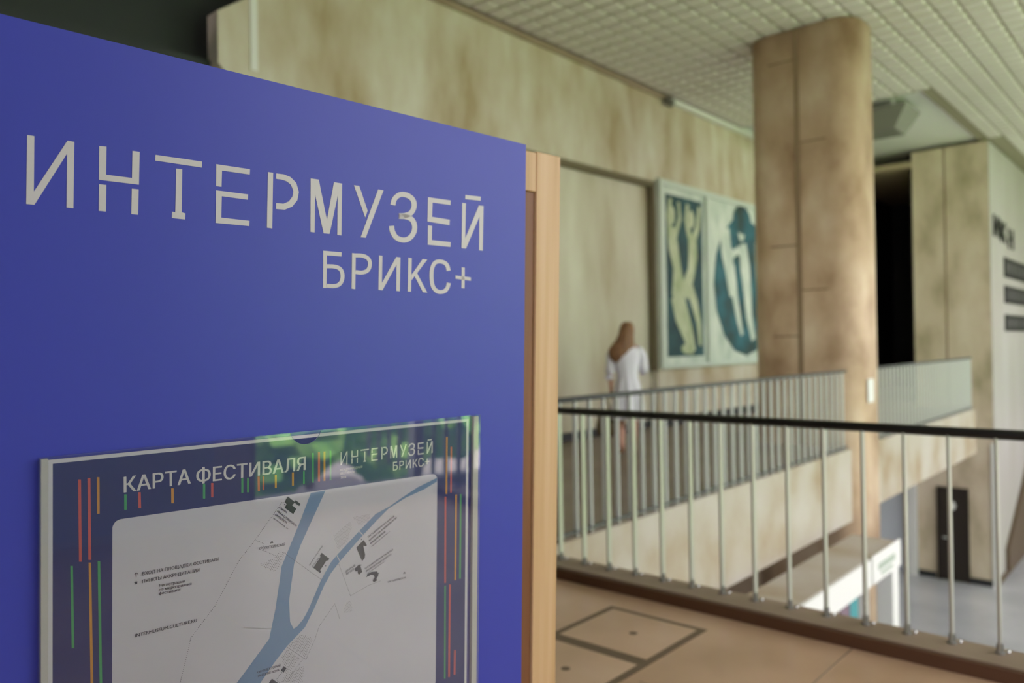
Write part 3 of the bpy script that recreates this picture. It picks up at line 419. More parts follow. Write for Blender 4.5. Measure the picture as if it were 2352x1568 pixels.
# dark corridor beyond the far gallery
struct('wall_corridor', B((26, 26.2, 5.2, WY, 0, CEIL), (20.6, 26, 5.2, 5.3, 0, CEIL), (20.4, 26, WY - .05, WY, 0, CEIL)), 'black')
struct('ceiling_corridor', B((20.4, 26, 5.2, WY - .05, 5.6, 5.75)), 'corrceil')

# brown panel under the plates: its top edge slopes up along the pale wall
bm = bmesh.new()
prism(bm, [(21.5, LOW + .14), (28, LOW + .14), (28, .2), (23.7, -2.3), (21.5, -3.5)], lambda u, v, t: (u, 3.6 - t, v), 0, .08)
struct('trim_sloped_panel', bm, 'brown')

# door in the pylon
d1 = empty('door_1', (20.4, 4.45, LOW)); d1['kind'] = 'structure'
obj('leaf', bevel(B((-.05, -.012, -.27, .27, .01, 2.1)), .006, 1), 'doorblack', d1)
obj('door_frame', B((-.06, -.012, -.33, -.27, 0, 2.17), (-.06, -.012, .27, .33, 0, 2.17), (-.06, -.012, -.27, .27, 2.1, 2.17)), 'doorblack', d1)
bm = bmesh.new()
loft(bm, [[(x, .07 * math.cos(a), 1.75 + .1 * math.sin(a)) for a in [k * PI / 10 for k in range(20)]] for x in (-.058, -.05)])
obj('door_sign', bm, 'white', d1)
bm = bmesh.new(); tube(bm, [(-.05, .2, 1.0), (-.1, .2, 1.0), (-.1, .1, 1.0)], .012, 8)
obj('door_handle', bm, 'steel', d1)

struct('blocker_pier', B((-1.3, -.7, .2, 2.0, 0, CEIL)), 'coolwall')  # unseen pier, added to keep back-window light off the stand's left side
# column: rounded travertine shaft through both storeys
def rrect(x0, x1, y0, y1, r, z, seg=10):
    pts = []
    for cx, cy, a0 in ((x1 - r, y1 - r, 0), (x0 + r, y1 - r, 90), (x0 + r, y0 + r, 180), (x1 - r, y0 + r, 270)):
        for k in range(seg + 1):
            a = math.radians(a0 + 90 * k / seg)
            pts.append((cx + r * math.cos(a), cy + r * math.sin(a), z))
    return pts
bm = bmesh.new()
loft(bm, [rrect(11.05, 12.08, 3.5, 5.08, .36, z) for z in (LOW, CEIL)])
c = struct('column', bm, 'column')
for p in c.data.polygons: p.use_smooth = len(p.vertices) == 4
bm = bmesh.new()
box(bm, 11.04, 11.06, 4.27, 4.335, 0, CEIL)
for z, y0, y1 in ((1.55, 4.33, 4.7), (2.85, 4.33, 4.72), (4.3, 3.9, 4.29), (5.5, 4.33, 4.72), (2.2, 3.9, 4.29)):
    box(bm, 11.045, 11.06, y0, y1, z, z + .02)
struct('column_joint', bm, 'stonejoint')
tag(obj('notice_plate', bevel(B((11.32, 11.56, 3.482, 3.5, .62, .95)), .01, 1), 'white'), 'small white notice fixed to the rounded side of the travertine column', 'notice')

# ceiling of raised tapering tiles
bm = bmesh.new()
P, Bz, Tz, Dp = .30, .24, .19, .03
def cellrange(x0, x1, y0, y1):
    nx = int((x1 - x0) / P); ny = int((y1 - y0) / P)
    for i in range(nx):
        for j in range(ny):
            cx = x0 + (i + .5) * P; cy = y0 + (j + .5) * P
            a = [bm.verts.new((cx + sx * Bz / 2, cy + sy * (Bz + .04) / 2, CEIL + .05)) for sx, sy in ((-1, -1), (1, -1), (1, 1), (-1, 1))]
            b = [bm.verts.new((cx + sx * Tz / 2, cy + sy * (Tz + .03) / 2, CEIL + .05 - Dp)) for sx, sy in ((-1, -1), (1, -1), (1, 1), (-1, 1))]
            bm.faces.new(b)
            for k in range(4): bm.faces.new((a[k], a[(k + 1) % 4], b[(k + 1) % 4], b[k]))
cellrange(-4, 15.5, WIN, WY); cellrange(15.5, 20.3, WIN, 3.8); cellrange(20.3, 28, WIN, 3.5)
me_ct = bm
o = struct('ceiling_tiles', bm, 'ceiling')
struct('ceiling', B((-4, 15.6, WIN, WY + .6, CEIL + .05, CEIL + .3), (15.6, 28, WIN, 3.8, CEIL + .05, CEIL + .3)), 'ceilgroove')
struct('ceiling_recess', B((15.6, 28, 3.8, WY + .6, CEIL + .1, CEIL + .3), (15.6, 28.2, WY - .001, WY + .06, CEIL - .02, CEIL + .1), (20.6, 28, 3.76, 3.8, CEIL - .02, CEIL + .1)), 'ceil_smooth')
struct('trim_wall_top', B((5.4, 12.45, WY - .04, WY, CEIL - .06, CEIL + .02)), 'curb')
t = tag(obj('cable_trunking', bevel(B((12.55, 17.5, WY - .12, WY, CEIL - .1, CEIL - .01)), .01, 1), 'white'), 'white cable trunking running along the top of the stone wall', 'trunking')
t = empty('security_camera', (12.45, WY, 5.82))
tag(t, 'small dark security camera high on the stone wall where the white trunking ends', 'camera')
obj('bracket', B((-.03, .03, -.1, 0, .0, .1)), 'greybox', t)
bm = bmesh.new(); loft(bm, [[(r * math.cos(a), -.14 + r * math.sin(a), z) for a in [k * PI / 8 for k in range(16)]] for r, z in ((.07, .04), (.085, 0), (.075, -.05), (.04, -.085), (.01, -.095))])
obj('dome', bm, 'greybox', t, True)

# grey tapering box hung under the smooth ceiling
t = empty('hung_box', (16.3, 4.65, 5.62)); tag(t, 'grey tapering box hanging under the smooth white ceiling behind the column', 'greybox')
bm = bmesh.new()
loft(bm, [[(-.5, -.55, .3), (.5, -.55, .3), (.5, 1.6, .3), (-.5, 1.6, .3)], [(-.35, -.3, -.12), (.35, -.3, -.12), (.35, 1.6, -.12), (-.35, 1.6, -.12)]])
obj('body', bm, 'greybox', t)
obj('hanger', B((-.4, -.37, -.3, -.27, .3, .43)), 'steel', t)
obj('hanger', B((.37, .4, -.3, -.27, .3, .43)), 'steel', t)

# window wall towards the garden
nb = 0
def window(n, x0, x1, z0, z1, side=False):
    w = empty('window_%d' % n, ((-4.1, (x0 + x1) / 2, z0) if side else ((x0 + x1) / 2, WIN, z0)), PI / 2 if side else 0); w['kind'] = 'structure'
    hw = (x1 - x0) / 2; h = z1 - z0; bm = bmesh.new()
    for bx in ((-hw, -hw + .07, -.07, .07, 0, h), (hw - .07, hw, -.07, .07, 0, h), (-hw + .07, hw - .07, -.07, .07, 0, .08), (-hw + .07, hw - .07, -.07, .07, h - .08, h), (-.03, .03, -.05, .05, .08, h - .08)):
        box(bm, *bx)
    obj('window_frame', bm, 'frame_w', w)
    obj('pane', B((-hw + .07, -.03, -.006, .006, .08, h - .08)), 'glass', w)
    obj('pane', B((.03, hw - .07, -.006, .006, .08, h - .08)), 'glass', w)
window(19, WIN + .12, .4, .05, CEIL - .3, True)  # unseen back-wall window, added to light the faces turned towards it
k = 1
for i in range(8):
    x0 = 2.2 + i * 3.2; window(k, x0 + .12, x0 + 3.08, .05, CEIL - .3); k += 1
for i in range(10):
    x0 = -4.2 + i * 3.2; window(k, x0 + .12, x0 + 3.08, LOW + .05, -.9); k += 1
bm = bmesh.new()
box(bm, -4, 28, WIN - .1, WIN + .1, -.9, .05); box(bm, -4, 28, WIN - .1, WIN + .1, CEIL - .3, CEIL + .3); box(bm, -4, 28, WIN - .1, WIN + .1, LOW - .3, LOW + .05)
for i in range(11): box(bm, -4.2 + i * 3.2 - .12, -4.2 + i * 3.2 + .12, WIN - .1, WIN + .1, LOW, -.9)
for i in range(9): box(bm, 2.2 + i * 3.2 - .12, 2.2 + i * 3.2 + .12, WIN - .1, WIN + .1, .05, CEIL)
struct('wall_window_side', bm, 'frame_w')
for z0, z1 in ((.05, CEIL - .3), (LOW + .05, -.9)):
    l = lamp('window_portal', 'AREA', (12, WIN - .12, (z0 + z1) / 2), (0, 1, 0), shape='RECTANGLE', size=32, size_y=z1 - z0)
    l.data.cycles.is_portal = True

l = lamp('window_portal', 'AREA', (-4.22, -1.25, 2.85), (1, 0, 0), shape='RECTANGLE', size=3.3, size_y=5.6)
l.data.cycles.is_portal = True

# garden outside
struct('ground', B((-60, 90, -70, WIN - .1, LOW - .6, LOW - .3)), 'pave')
struct('ground_lawn', B((-20, 50, -19, -9.6, LOW - .3, LOW - .26)), 'grass')
def crown(bm, cx, cy, cz, r, n=8):
    for i in range(n):
        a = random.uniform(0, 2 * PI); e = random.uniform(-.6, .9)
        rr = r * random.uniform(.45, .62); d = r * .55
        mtx = Matrix.Translation((cx + d * math.cos(a) * math.cos(e), cy + d * math.sin(a) * math.cos(e), cz + d * math.sin(e) * .9)) @ Matrix.Diagonal((rr, rr, rr * .85, 1))
        res = bmesh.ops.create_icosphere(bm, subdivisions=3, radius=1, matrix=mtx)
        c0 = mtx.translation
        for v in res['verts']:
            dd = v.co - c0; v.co = c0 + dd * (1 + random.uniform(-.16, .2))
for i, (x, y, h, r) in enumerate([(-3.4, -12.0, 5.2, 2.0), (1.6, -12.4, 5.0, 2.0), (6.0, -12.2, 3.5, 1.7), (9.4, -12.0, 3.4, 1.65), (13.3, -12.4, 3.6, 1.7), (17.4, -12, 4.8, 2.1), (22.4, -12.4, 5, 2.1), (27.4, -12, 5, 2.1), (3.8, -17, 6.6, 2.3), (9.6, -17.4, 6.2, 2.3), (14.8, -17, 6.4, 2.3)]):
    t = empty('garden_tree', (x, y, LOW - .3)); tag(t, 'leafy green garden tree outside the window wall', 'tree', 'garden trees outside the windows')
    bm = bmesh.new(); tube(bm, [(0, 0, 0), (.05, .03, h * .5), (0, 0, h * .8)], [.2, .15, .08], 8); obj('trunk', bm, 'bark', t)
    bm = bmesh.new(); crown(bm, 0, 0, h, r); obj('crown', bm, 'leaf', t)

# floor hatches in the near gallery floor
grp = 'flush hatches in the near gallery floor'
for i, cx in enumerate((3.42, 2.85, 2.28)):
    t = empty('floor_hatch', (cx, 2.26, 0))
    tag(t, ('square flush floor hatch nearest the railing, outlined by dark joints', 'square flush floor hatch beside the wooden post of the blue stand', 'square flush floor hatch hidden behind the blue stand')[i], 'floor hatch', grp)
    obj('lid', B((-.245, .245, -.26, .26, .0, .004)), 'gfloor', t)
    obj('rim', B((-.283, -.245, -.3, .3, 0, .003), (.245, .283, -.3, .3, 0, .003), (-.245, .245, -.3, -.26, 0, .003), (-.245, .245, .26, .3, 0, .003)), 'joint', t)
    bm = bmesh.new(); loft(bm, [[(.022 * math.cos(a), -.03 + .022 * math.sin(a), z) for a in [q * PI / 6 for q in range(12)]] for z in (.004, .0055)]); obj('lifting_hole', bm, 'joint', t)
bm = bmesh.new()
for y in (1.3, .3, 3.2): box(bm, -4, 3.92, y, y + .008, 0, .0015)
for x in (1.9, 2.95): box(bm, x, x + .008, WIN, 1.9, 0, .0015)
struct('floor_joint', bm, 'curb')

# ------------------------------------------------------------------ railings
def flat_bar(w):
    bm = bmesh.new(); box(bm, -.006, .006, -w, w, 0, 1.0); bevel(bm, .002, 1)
    me = bpy.data.meshes.new('baluster'); bm.to_mesh(me); bm.free(); me.materials.append(M['steel']); return me
def foot():
    bm = bmesh.new()
    loft(bm, [[(r * math.cos(a), r * math.sin(a), z) for a in [q * PI / 8 for q in range(16)]] for r, z in ((.022, 0), (.022, .005), (.015, .01), (.014, .045))])
    me = bpy.data.meshes.new('foot_flange'); bm.to_mesh(me); bm.free(); me.materials.append(M['greybox']); return me
def bolt():
    bm = bmesh.new()
    loft(bm, [[(.024 + r * math.cos(a), -.028 + r * math.sin(a), z) for a in [q * PI / 6 for q in range(12)]] for r, z in ((.009, 0), (.010, .006), (.007, .012), (.002, .015))])
    me = bpy.data.meshes.new('bolt'); bm.to_mesh(me); bm.free(); me.materials.append(M['screw'])
    for p in me.polygons: p.use_smooth = True
    return me
BAR, FOOT, BOLT = flat_bar(.018), foot(), bolt()
BAR_NEAR = flat_bar(.021); BAR_NEAR.materials.clear(); BAR_NEAR.materials.append(M['steel_near'])
def link(name, me, parent, loc, rz=0.0, sz=1.0):
    o = bpy.data.objects.new(name, me); o.parent = parent; o.location = loc; o.rotation_euler.z = rz; o.scale.z = sz; COL.objects.link(o); return o
# near railing runs along Y on the curb
t = empty('railing', (4.1, 0, .07)); tag(t, 'near railing with a thick black handrail and steel bars on the stone curb', 'railing')
bm = bmesh.new(); tube(bm, [(0, WIN + .15, .99), (0, EY - .02, .99)], .024, 14); obj('handrail', bm, 'handrail', t, True)
y = .715 - .1935 * 26
n = 0
while y < EY - .05:
    b = link('baluster', BAR_NEAR, t, (0, y, 0), PI / 2, .975)
    f = link('foot_flange', FOOT, b, (0, 0, 0)); link('bolt', BOLT, b, (0, 0, 0), -PI / 2)
    y += .1935
# far railing in two runs along X on the edge of the far gallery
def far_rail(x0, x1, label):
    t = empty('railing', (x0, EY + .05, 0)); tag(t, label, 'railing', 'railing runs of the far gallery')
    bm = bmesh.new(); tube(bm, [(0, 0, 1.07), (x1 - x0, 0, 1.07)], .022, 12); obj('handrail', bm, 'greyrail', t, True)
    obj('base_rail', B((0, x1 - x0, -.02, .02, .03, .05)), 'greyrail', t)
    x = .1
    while x < x1 - x0 - .03:
        link('baluster', BAR, t, (x, 0, 0.0), 0, 1.055)
        x += .1935
far_rail(4.2, 11.02, 'far gallery railing ahead of the column, in front of the person in the white dress')
far_rail(12.1, 18.7, 'far gallery railing beyond the column, reaching to the pylon')

# ------------------------------------------------------------------ art on the wall
t = empty('art_panel', (12.1, WY, 1.03)); tag(t, 'large framed wall panel with two pale mint bordered pictures of dancing figures on dark teal', 'artwork')
f = lambda u, v, tt: (u, -.05 - tt, v)
Z0, Z1 = 0.0, 3.385
obj('backing', B((0, 5.9, -.05, 0, Z0, Z1)), 'artpale', t)
obj('outer_frame', bevel(B((0, 5.9, -.1, -.05, Z1 - .1, Z1), (0, 5.9, -.1, -.05, Z0, Z0 + .08), (0, .1, -.1, -.05, Z0 + .08, Z1 - .1), (1.72, 1.88, -.1, -.05, Z0 + .08, Z1 - .1), (5.8, 5.9, -.1, -.05, Z0 + .08, Z1 - .1)), .008, 1), 'artframe', t)
obj('dark_picture', B((.25, 1.6, -.056, -.05, .21, 3.15)), 'artdark', t)
bm = bmesh.new()
def limb(bm, pts, rad, tt):
    pts = [Vector(p) for p in pts]; L = []; R = []
    for i, p in enumerate(pts):
        d = (pts[min(i + 1, len(pts) - 1)] - pts[max(i - 1, 0)]).normalized(); nn = Vector((-d.y, d.x))
        L.append(p + nn * rad[i]); R.append(p - nn * rad[i])
    prism(bm, [tuple(q) for q in L + R[::-1]], f, tt - .003, tt)
def blob(bm, cx, cy, rx, ry, tt):
    prism(bm, [(cx + rx * math.cos(a), cy + ry * math.sin(a)) for a in [q * PI / 8 for q in range(16)]], f, tt - .003, tt)
# two swaying figures with raised arms
limb(bm, [(.42, 2.55), (.5, 2.2), (.62, 1.85), (.66, 1.55), (.62, 1.3)], [.13, .17, .13, .2, .2], .01)
limb(bm, [(.62, 1.4), (.82, 1.05), (1.05, .7), (1.2, .3)], [.2, .16, .1, .06], .0102)
limb(bm, [(.55, 1.3), (.66, .9), (.95, .5), (1.15, .25)], [.16, .12, .08, .05], .0104)
blob(bm, .46, 2.78, .11, .17, .0106)
limb(bm, [(1.2, 2.5), (1.22, 2.1), (1.15, 1.8), (1.0, 1.55), (.85, 1.35)], [.15, .16, .13, .16, .15], .0108)
limb(bm, [(1.0, 1.6), (1.25, 1.2), (1.4, .85), (1.45, .4)], [.13, .12, .08, .05], .011)
blob(bm, 1.18, 2.78, .11, .17, .0112)
limb(bm, [(1.25, 2.4), (1.42, 2.65), (1.5, 3.05)], [.09, .07, .05], .0114)
limb(bm, [(.4, 2.45), (.33, 2.75), (.42, 3.08)], [.08, .06, .05], .0116)
limb(bm, [(1.1, 2.45), (.98, 2.75), (1.05, 3.05)], [.08, .06, .05], .0118)
limb(bm, [(.55, 2.4), (.75, 2.75), (.7, 3.05)], [.07, .05, .04], .012)
blob(bm, .98, .35, .25, .1, .0122)
obj('dancing_figures', bm, 'artcream', t)
bm = bmesh.new(); blob(bm, 3.45, 1.62, 1.4, 1.45, .008); obj('round_picture', bm, 'artblue', t)
bm = bmesh.new()
limb(bm, [(2.55, 2.75), (2.6, 2.3), (2.75, 1.9), (2.85, 1.4)], [.2, .22, .2, .12], .012)
limb(bm, [(2.8, 2.0), (2.95, 1.4), (3.1, .95), (3.25, .6)], [.16, .12, .1, .06], .0123)
limb(bm, [(3.35, 2.5), (3.45, 2.0), (3.55, 1.5), (3.6, 1.0), (3.8, .5)], [.16, .22, .18, .14, .1], .0126)
blob(bm, 3.3, 2.75, .15, .2, .0129)
limb(bm, [(2.7, 2.2), (3.1, 2.35), (3.35, 2.25)], [.12, .08, .06], .0132)
limb(bm, [(4.1, 2.6), (4.15, 2.0), (4.2, 1.3), (4.4, .7)], [.14, .2, .17, .1], .0135)
obj('leaping_figures', bm, 'artpale', t)
bm = bmesh.new(); blob(bm, 3.35, 3.0, .42, .3, .0142); blob(bm, 2.95, 2.55, .14, .2, .0145); obj('dark_hair_shapes', bm, 'artblue', t)

# lettering and plates on the pale wall
t = empty('wall_lettering', (20.6, 3.6, 3.7)); tag(t, 'three large dark letters standing on the pale wall above the black plates', 'lettering')
tw = lambda u, v, tt: (u, -tt, v)
for s_, x0, zb in (('И', .15, .12), ('К', 1.0, .06), ('Н', 1.95, -.02)):
    bm = bmesh.new(); put_text(bm, s_, (x0, zb), (x0 + .62, zb), .5, .2, tw, .0)
    bmesh.ops.remove_doubles(bm, verts=bm.verts[:], dist=1e-5)
    r = bmesh.ops.extrude_face_region(bm, geom=bm.faces[:])
    for v in [g for g in r['geom'] if isinstance(g, bmesh.types.BMVert)]: v.co.y -= .03
    obj('letter', bm, 'plate', t)
for i, (z0, z1, lb) in enumerate(((2.95, 3.42, 'topmost of the three black text plates on the pale wall'), (2.32, 2.74, 'middle of the three black text plates on the pale wall'), (1.64, 2.04, 'lowest of the three black text plates on the pale wall'))):
    t = empty('text_plate', (21.93, 3.6, z0)); tag(t, lb, 'plate', 'black text plates on the pale wall')
    h = z1 - z0
    obj('plate', bevel(B((0, 3.6, -.03, -.001, 0, h)), .006, 1), 'plate', t)
    bm = bmesh.new(); x = .22
    random.seed(i)
    while x < 3.3:
        w = random.uniform(.2, .5); box(bm, x, x + w, -.034, -.03, .1, h - .1); x += w + .2
    obj('faded_print', bm, 'plate_text', t)

# light portal frame standing in the lower hall
t = empty('display_frame', (10.3, 3.2, LOW)); tag(t, 'white display frame with a flat beige roof and sign panel in the lower hall', 'display frame')
RZ = -2.55 + 1.5 - LOW
obj('roof', bevel(B((-4.3, .3, -.235, .3, RZ - .05, RZ)), .008, 1), 'fascia', t)
obj('fascia_board', B((-4.3, -.8, -.27, -.235, RZ - .31, RZ + .0)), 'white', t)
obj('post', bevel(B((.06, .3, -.26, -.06, 0, RZ - .05)), .01, 1), 'white', t)
obj('post', bevel(B((-4.3, -4.06, -.26, -.06, 0, RZ - .05)), .01, 1), 'white', t)
obj('post', bevel(B((.06, .3, .1, .3, 0, RZ - .05)), .01, 1), 'white', t)
sg = obj('sign_panel', bevel(B((-.79, .3, -.29, -.262, RZ - .30, RZ + .03)), .006, 1), 'white', t)
obj('faded_print', B((-.6, .05, -.294, -.29, RZ - .17, RZ - .09)), 'signgreen', sg)
obj('faded_print', B((-.5, -.05, -.294, -.29, RZ - .24, RZ - .2)), 'signgreen', sg)
obj('hanging_banner', B((-.78, -.5, -.02, -.01, RZ - 1.6, RZ - .05)), 'teal', t)
obj('hanging_banner', B((-1.1, -.8, -.02, -.01, RZ - 1.6, RZ - .05)), 'maroon', t)

# ------------------------------------------------------------------ the person on the far gallery
def skin_obj(name, verts, edges, radii, m, parent, root=0, sub=2):
    me = bpy.data.meshes.new(name); me.from_pydata(verts, edges, [])
    o = bpy.data.objects.new(name, me); COL.objects.link(o); o.parent = parent
    md = o.modifiers.new('skin', 'SKIN'); md.use_smooth_shade = True
    for i, r in enumerate(radii):
        sv = me.skin_vertices[0].data[i]
        sv.radius = r if isinstance(r, tuple) else (r, r)
        sv.use_root = (i == root)
    s = o.modifiers.new('sub', 'SUBSURF'); s.levels = sub; s.render_levels = sub
    me.materials.append(M[m]); return o
ps = empty('person', (8.87, 5.82, 0), math.atan2(-.83, .557))   # local x = picture right, local y = away from the camera
tag(ps, 'person with long light brown hair in a white dress walking along the far gallery', 'person')
V = []; E_ = []; R = []
def chain(pts, rad, start=None):
    prev = start
    for p, r in zip(pts, rad):
        V.append(p); R.append(r)
        if prev is not None: E_.append((prev, len(V) - 1))
        prev = len(V) - 1
    return prev
chain([(0, 0, .93)], [(.11, .085)])
ch = chain([(0, .0, 1.08), (0, .01, 1.24), (0, .0, 1.37)], [(.095, .075), (.11, .08), (.115, .075)], 0)
nk = chain([(.005, .01, 1.47), (.01, .02, 1.53)], [.055, .052], ch)
hd = chain([(.012, .03, 1.6), (.016, .045, 1.68), (.016, .03, 1.745)], [(.07, .08), (.076, .09), (.055, .065)], nk)
le = chain([(-.13, 0, 1.41), (-.185, .0, 1.36), (-.215, -.02, 1.1), (-.212, .03, .89), (-.208, .04, .85)], [.07, .05, .04, .026, .024], ch)
for i, (dx, dy, L) in enumerate(((-.012, .02, .05), (-.006, .006, .06), (.0, -.008, .055), (.006, -.022, .045))):
    chain([(-.208 + dx, .04 + dy, .80), (-.204 + dx, .05 + dy, .775 - L * .2), (-.19 + dx, .055 + dy, .765 - L * .3)], [.010, .009, .008], le)
chain([(-.19, .065, .82), (-.175, .075, .79)], [.010, .009], le)
re_ = chain([(.13, 0, 1.41), (.185, .01, 1.37), (.225, .05, 1.13), (.17, .2, 1.28), (.155, .215, 1.32)], [.07, .05, .04, .027, .025], ch)
for i in range(4):
    chain([(.145 - i * .008, .215 + i * .014, 1.365), (.135 - i * .01, .215 + i * .015, 1.4), (.12 - i * .01, .205 + i * .015, 1.42)], [.010, .009, .008], re_)
chain([(.13, .2, 1.345), (.115, .19, 1.36)], [.010, .009], re_)
for s, ky, ay, az in ((-1, .09, -.1, .13), (1, -.02, .1, .08)):
    lg = chain([(s * .085, 0, .86), (s * .085, ky, .47), (s * .083, ky * .4 + ay * .6, .3), (s * .08, ay, az), ], [.095, .058, .055, .034], 0)
    chain([(s * .082, ay + .07, az - .045), (s * .084, ay + .13, az - .06)], [.034, .022], lg)
body = skin_obj('body', V, E_, R, 'skin', ps)
# face: eyes, nose, mouth and ears on the side turned away
bm = bmesh.new()
for s in (-1, 1):
    bmesh.ops.create_uvsphere(bm, u_segments=8, v_segments=6, radius=.012, matrix=Matrix.Translation((.016 + s * .03, .125, 1.675)))
obj('eyes', bm, 'ink', ps, True)
bm = bmesh.new(); tube(bm, [(.016, .125, 1.68), (.016, .148, 1.645), (.016, .13, 1.635)], [.006, .012, .008], 8); 
for s in (-1, 1): bmesh.ops.create_uvsphere(bm, u_segments=8, v_segments=6, radius=.02, matrix=Matrix.Translation((.016 + s * .08, .04, 1.66)))
obj('nose_and_ears', bm, 'skin', ps, True)
bm = bmesh.new(); tube(bm, [(-.006, .124, 1.61), (.016, .13, 1.608), (.038, .124, 1.61)], .005, 8); obj('mouth', bm, 'red', ps, True)
# dress
bm = bmesh.new(); rings = []
N = 40
for z, rx, ry, fold, cx in ((1.47, .075, .06, 0, 0), (1.445, .16, .09, 0, 0), (1.40, .205, .115, .0, 0), (1.33, .205, .13, .01, 0), (1.24, .175, .135, .02, 0), (1.12, .145, .12, .03, .005), (1.04, .138, .118, .04, .01), (.98, .15, .13, .06, .01), (.85, .18, .17, .09, .01), (.7, .195, .19, .12, .01), (.56, .205, .205, .13, .0), (.49, .21, .21, .14, .0)):
    rings.append([(cx + rx * (1 + fold * math.sin(9 * a + z * 3)) * math.cos(a), ry * (1 + fold * math.sin(9 * a + z * 3)) * math.sin(a), z) for a in [q * 2 * PI / N for q in range(N)]])
loft(bm, rings, close=False)
dr = obj('dress', bm, 'dress', ps, True)
md = dr.modifiers.new('thick', 'SOLIDIFY'); md.thickness = .006
bm = bmesh.new(); tube(bm, [(-.13, 0, 1.42), (-.175, 0, 1.39), (-.205, 0, 1.33), (-.218, -.01, 1.2), (-.226, -.015, 1.1), (-.226, -.012, 1.05), (-.222, -.008, 1.02)], [.055, .066, .068, .062, .068, .072, .05], 20); obj('sleeve', bm, 'dress', ps, True)
bm = bmesh.new(); tube(bm, [(.13, 0, 1.42), (.175, 0, 1.39), (.205, .01, 1.33), (.222, .03, 1.21), (.232, .05, 1.14), (.225, .085, 1.12), (.21, .12, 1.15)], [.055, .066, .068, .064, .064, .06, .045], 20); obj('sleeve', bm, 'dress', ps, True)
# hair falling over the left shoulder
bm = bmesh.new(); rings = []
for z, cx, cy, rx, ry in ((1.79, .016, .02, .02, .02), (1.775, .016, .018, .062, .06), (1.73, .014, .012, .09, .085), (1.67, .01, .0, .1, .09), (1.6, .0, -.015, .105, .09), (1.53, -.02, -.03, .125, .085), (1.47, -.045, -.045, .15, .085), (1.41, -.075, -.06, .155, .08), (1.35, -.1, -.075, .13, .065), (1.29, -.115, -.08, .09, .05), (1.25, -.12, -.08, .045, .025), (1.235, -.12, -.08, .012, .01)):
    rings.append([(cx + rx * (1 + .05 * math.sin(11 * a + z * 8)) * math.cos(a), cy + ry * (1 + .05 * math.sin(11 * a + z * 8)) * math.sin(a), z) for a in [q * 2 * PI / 36 for q in range(36)]])
loft(bm, rings); obj('hair', bm, 'hair', ps, True)
for s, ay, az in ((-1, -.1, .08), (1, .1, .03)):
    bm = bmesh.new()
    zs = 0.0 if s == 1 else .045
    prism(bm, [(s * .08 - .035, ay - .05), (s * .08 + .035, ay - .05), (s * .085 + .042, ay + .1), (s * .085 + .02, ay + .16), (s * .085 - .02, ay + .16), (s * .085 - .042, ay + .1)], lambda u, v, tt: (u, v, tt), zs, zs + .022)
    tube(bm, [(s * .082 - .036, ay + .09, zs + .02), (s * .082, ay + .085, zs + .065), (s * .082 + .036, ay + .09, zs + .02)], .008, 8)
    obj('sandal', bm, 'shoe', ps)
# bag in the left hand
bx, by = 8.87 - .29 * .557 + .05 * .83, 5.82 + .29 * .83 + .05 * .557
t = empty('handbag', (bx, by, .24), math.atan2(-.83, .557) + .35)
tag(t, 'soft olive brown bag hanging from the hand of the person in the white dress', 'bag')
bm = bmesh.new(); rings = []
for z, rx, ry in ((0, .08, .05), (.03, .13, .075), (.15, .135, .075), (.26, .11, .05), (.31, .09, .03)):
    rings.append([(rx * math.copysign(abs(math.cos(a)) ** .6, math.cos(a)), ry * math.copysign(abs(math.sin(a)) ** .8, math.sin(a)), z) for a in [q * 2 * PI / 24 for q in range(24)]])
loft(bm, rings); obj('body', bm, 'bag', t, True)
bm = bmesh.new()
for yy in (-.02, .02): tube(bm, [(-.07, yy, .29), (-.05, yy * .6, .42), (-.01, yy * .3, .525), (.01, yy * .3, .525), (.05, yy * .6, .42), (.07, yy, .29)], .008, 8)
obj('strap', bm, 'bag', t, True)

# ------------------------------------------------------------------ blue information stand
bh = Vector((0.9969619, -0.07768081, -0.00571457)); bv = Vector((0.00331855, -0.03093859, 0.99951578)); bn = Vector((0.07782, 0.99649812, 0.03058681))
BO = Vector((0.74655723, 1.27495957, 1.51393796))
V0 = -1.513
base = BO + bv * V0
st = bpy.data.objects.new('information_stand', None); COL.objects.link(st)
mt = Matrix.Identity(4)
for i, ax in enumerate((bh, bn, bv)):
    for r in range(3): mt[r][i] = ax[r]
mt.translation = base
st.matrix_world = mt
tag(st, 'tall blue information stand with white title lettering on a pine frame', 'information stand')
pf = lambda u, v, tt: (u, -tt, v - V0)
bm = bmesh.new(); prism(bm, [(-.62, .474), (.678, .4687), (.678, -1.4), (-.62, -1.4)], pf, -.01, 0); 
bd = obj('blue_panel', bm, ('board', 'board_edge'), st)
for p in bd.data.polygons:
    if abs(p.normal.y) < .5: p.material_index = 1
def flat(bm, pts, t):
    bm.faces.new([bm.verts.new(pf(u, v, t)) for u, v in pts])
bm = bmesh.new()
for p in TITLE: prism(bm, p, pf, 0, .0006)
obj('title_lettering', bm, 'letter', bd)
bm = bmesh.new()
for p in SUB: prism(bm, p, pf, 0, .0006)
obj('subtitle_lettering', bm, 'letter', bd)
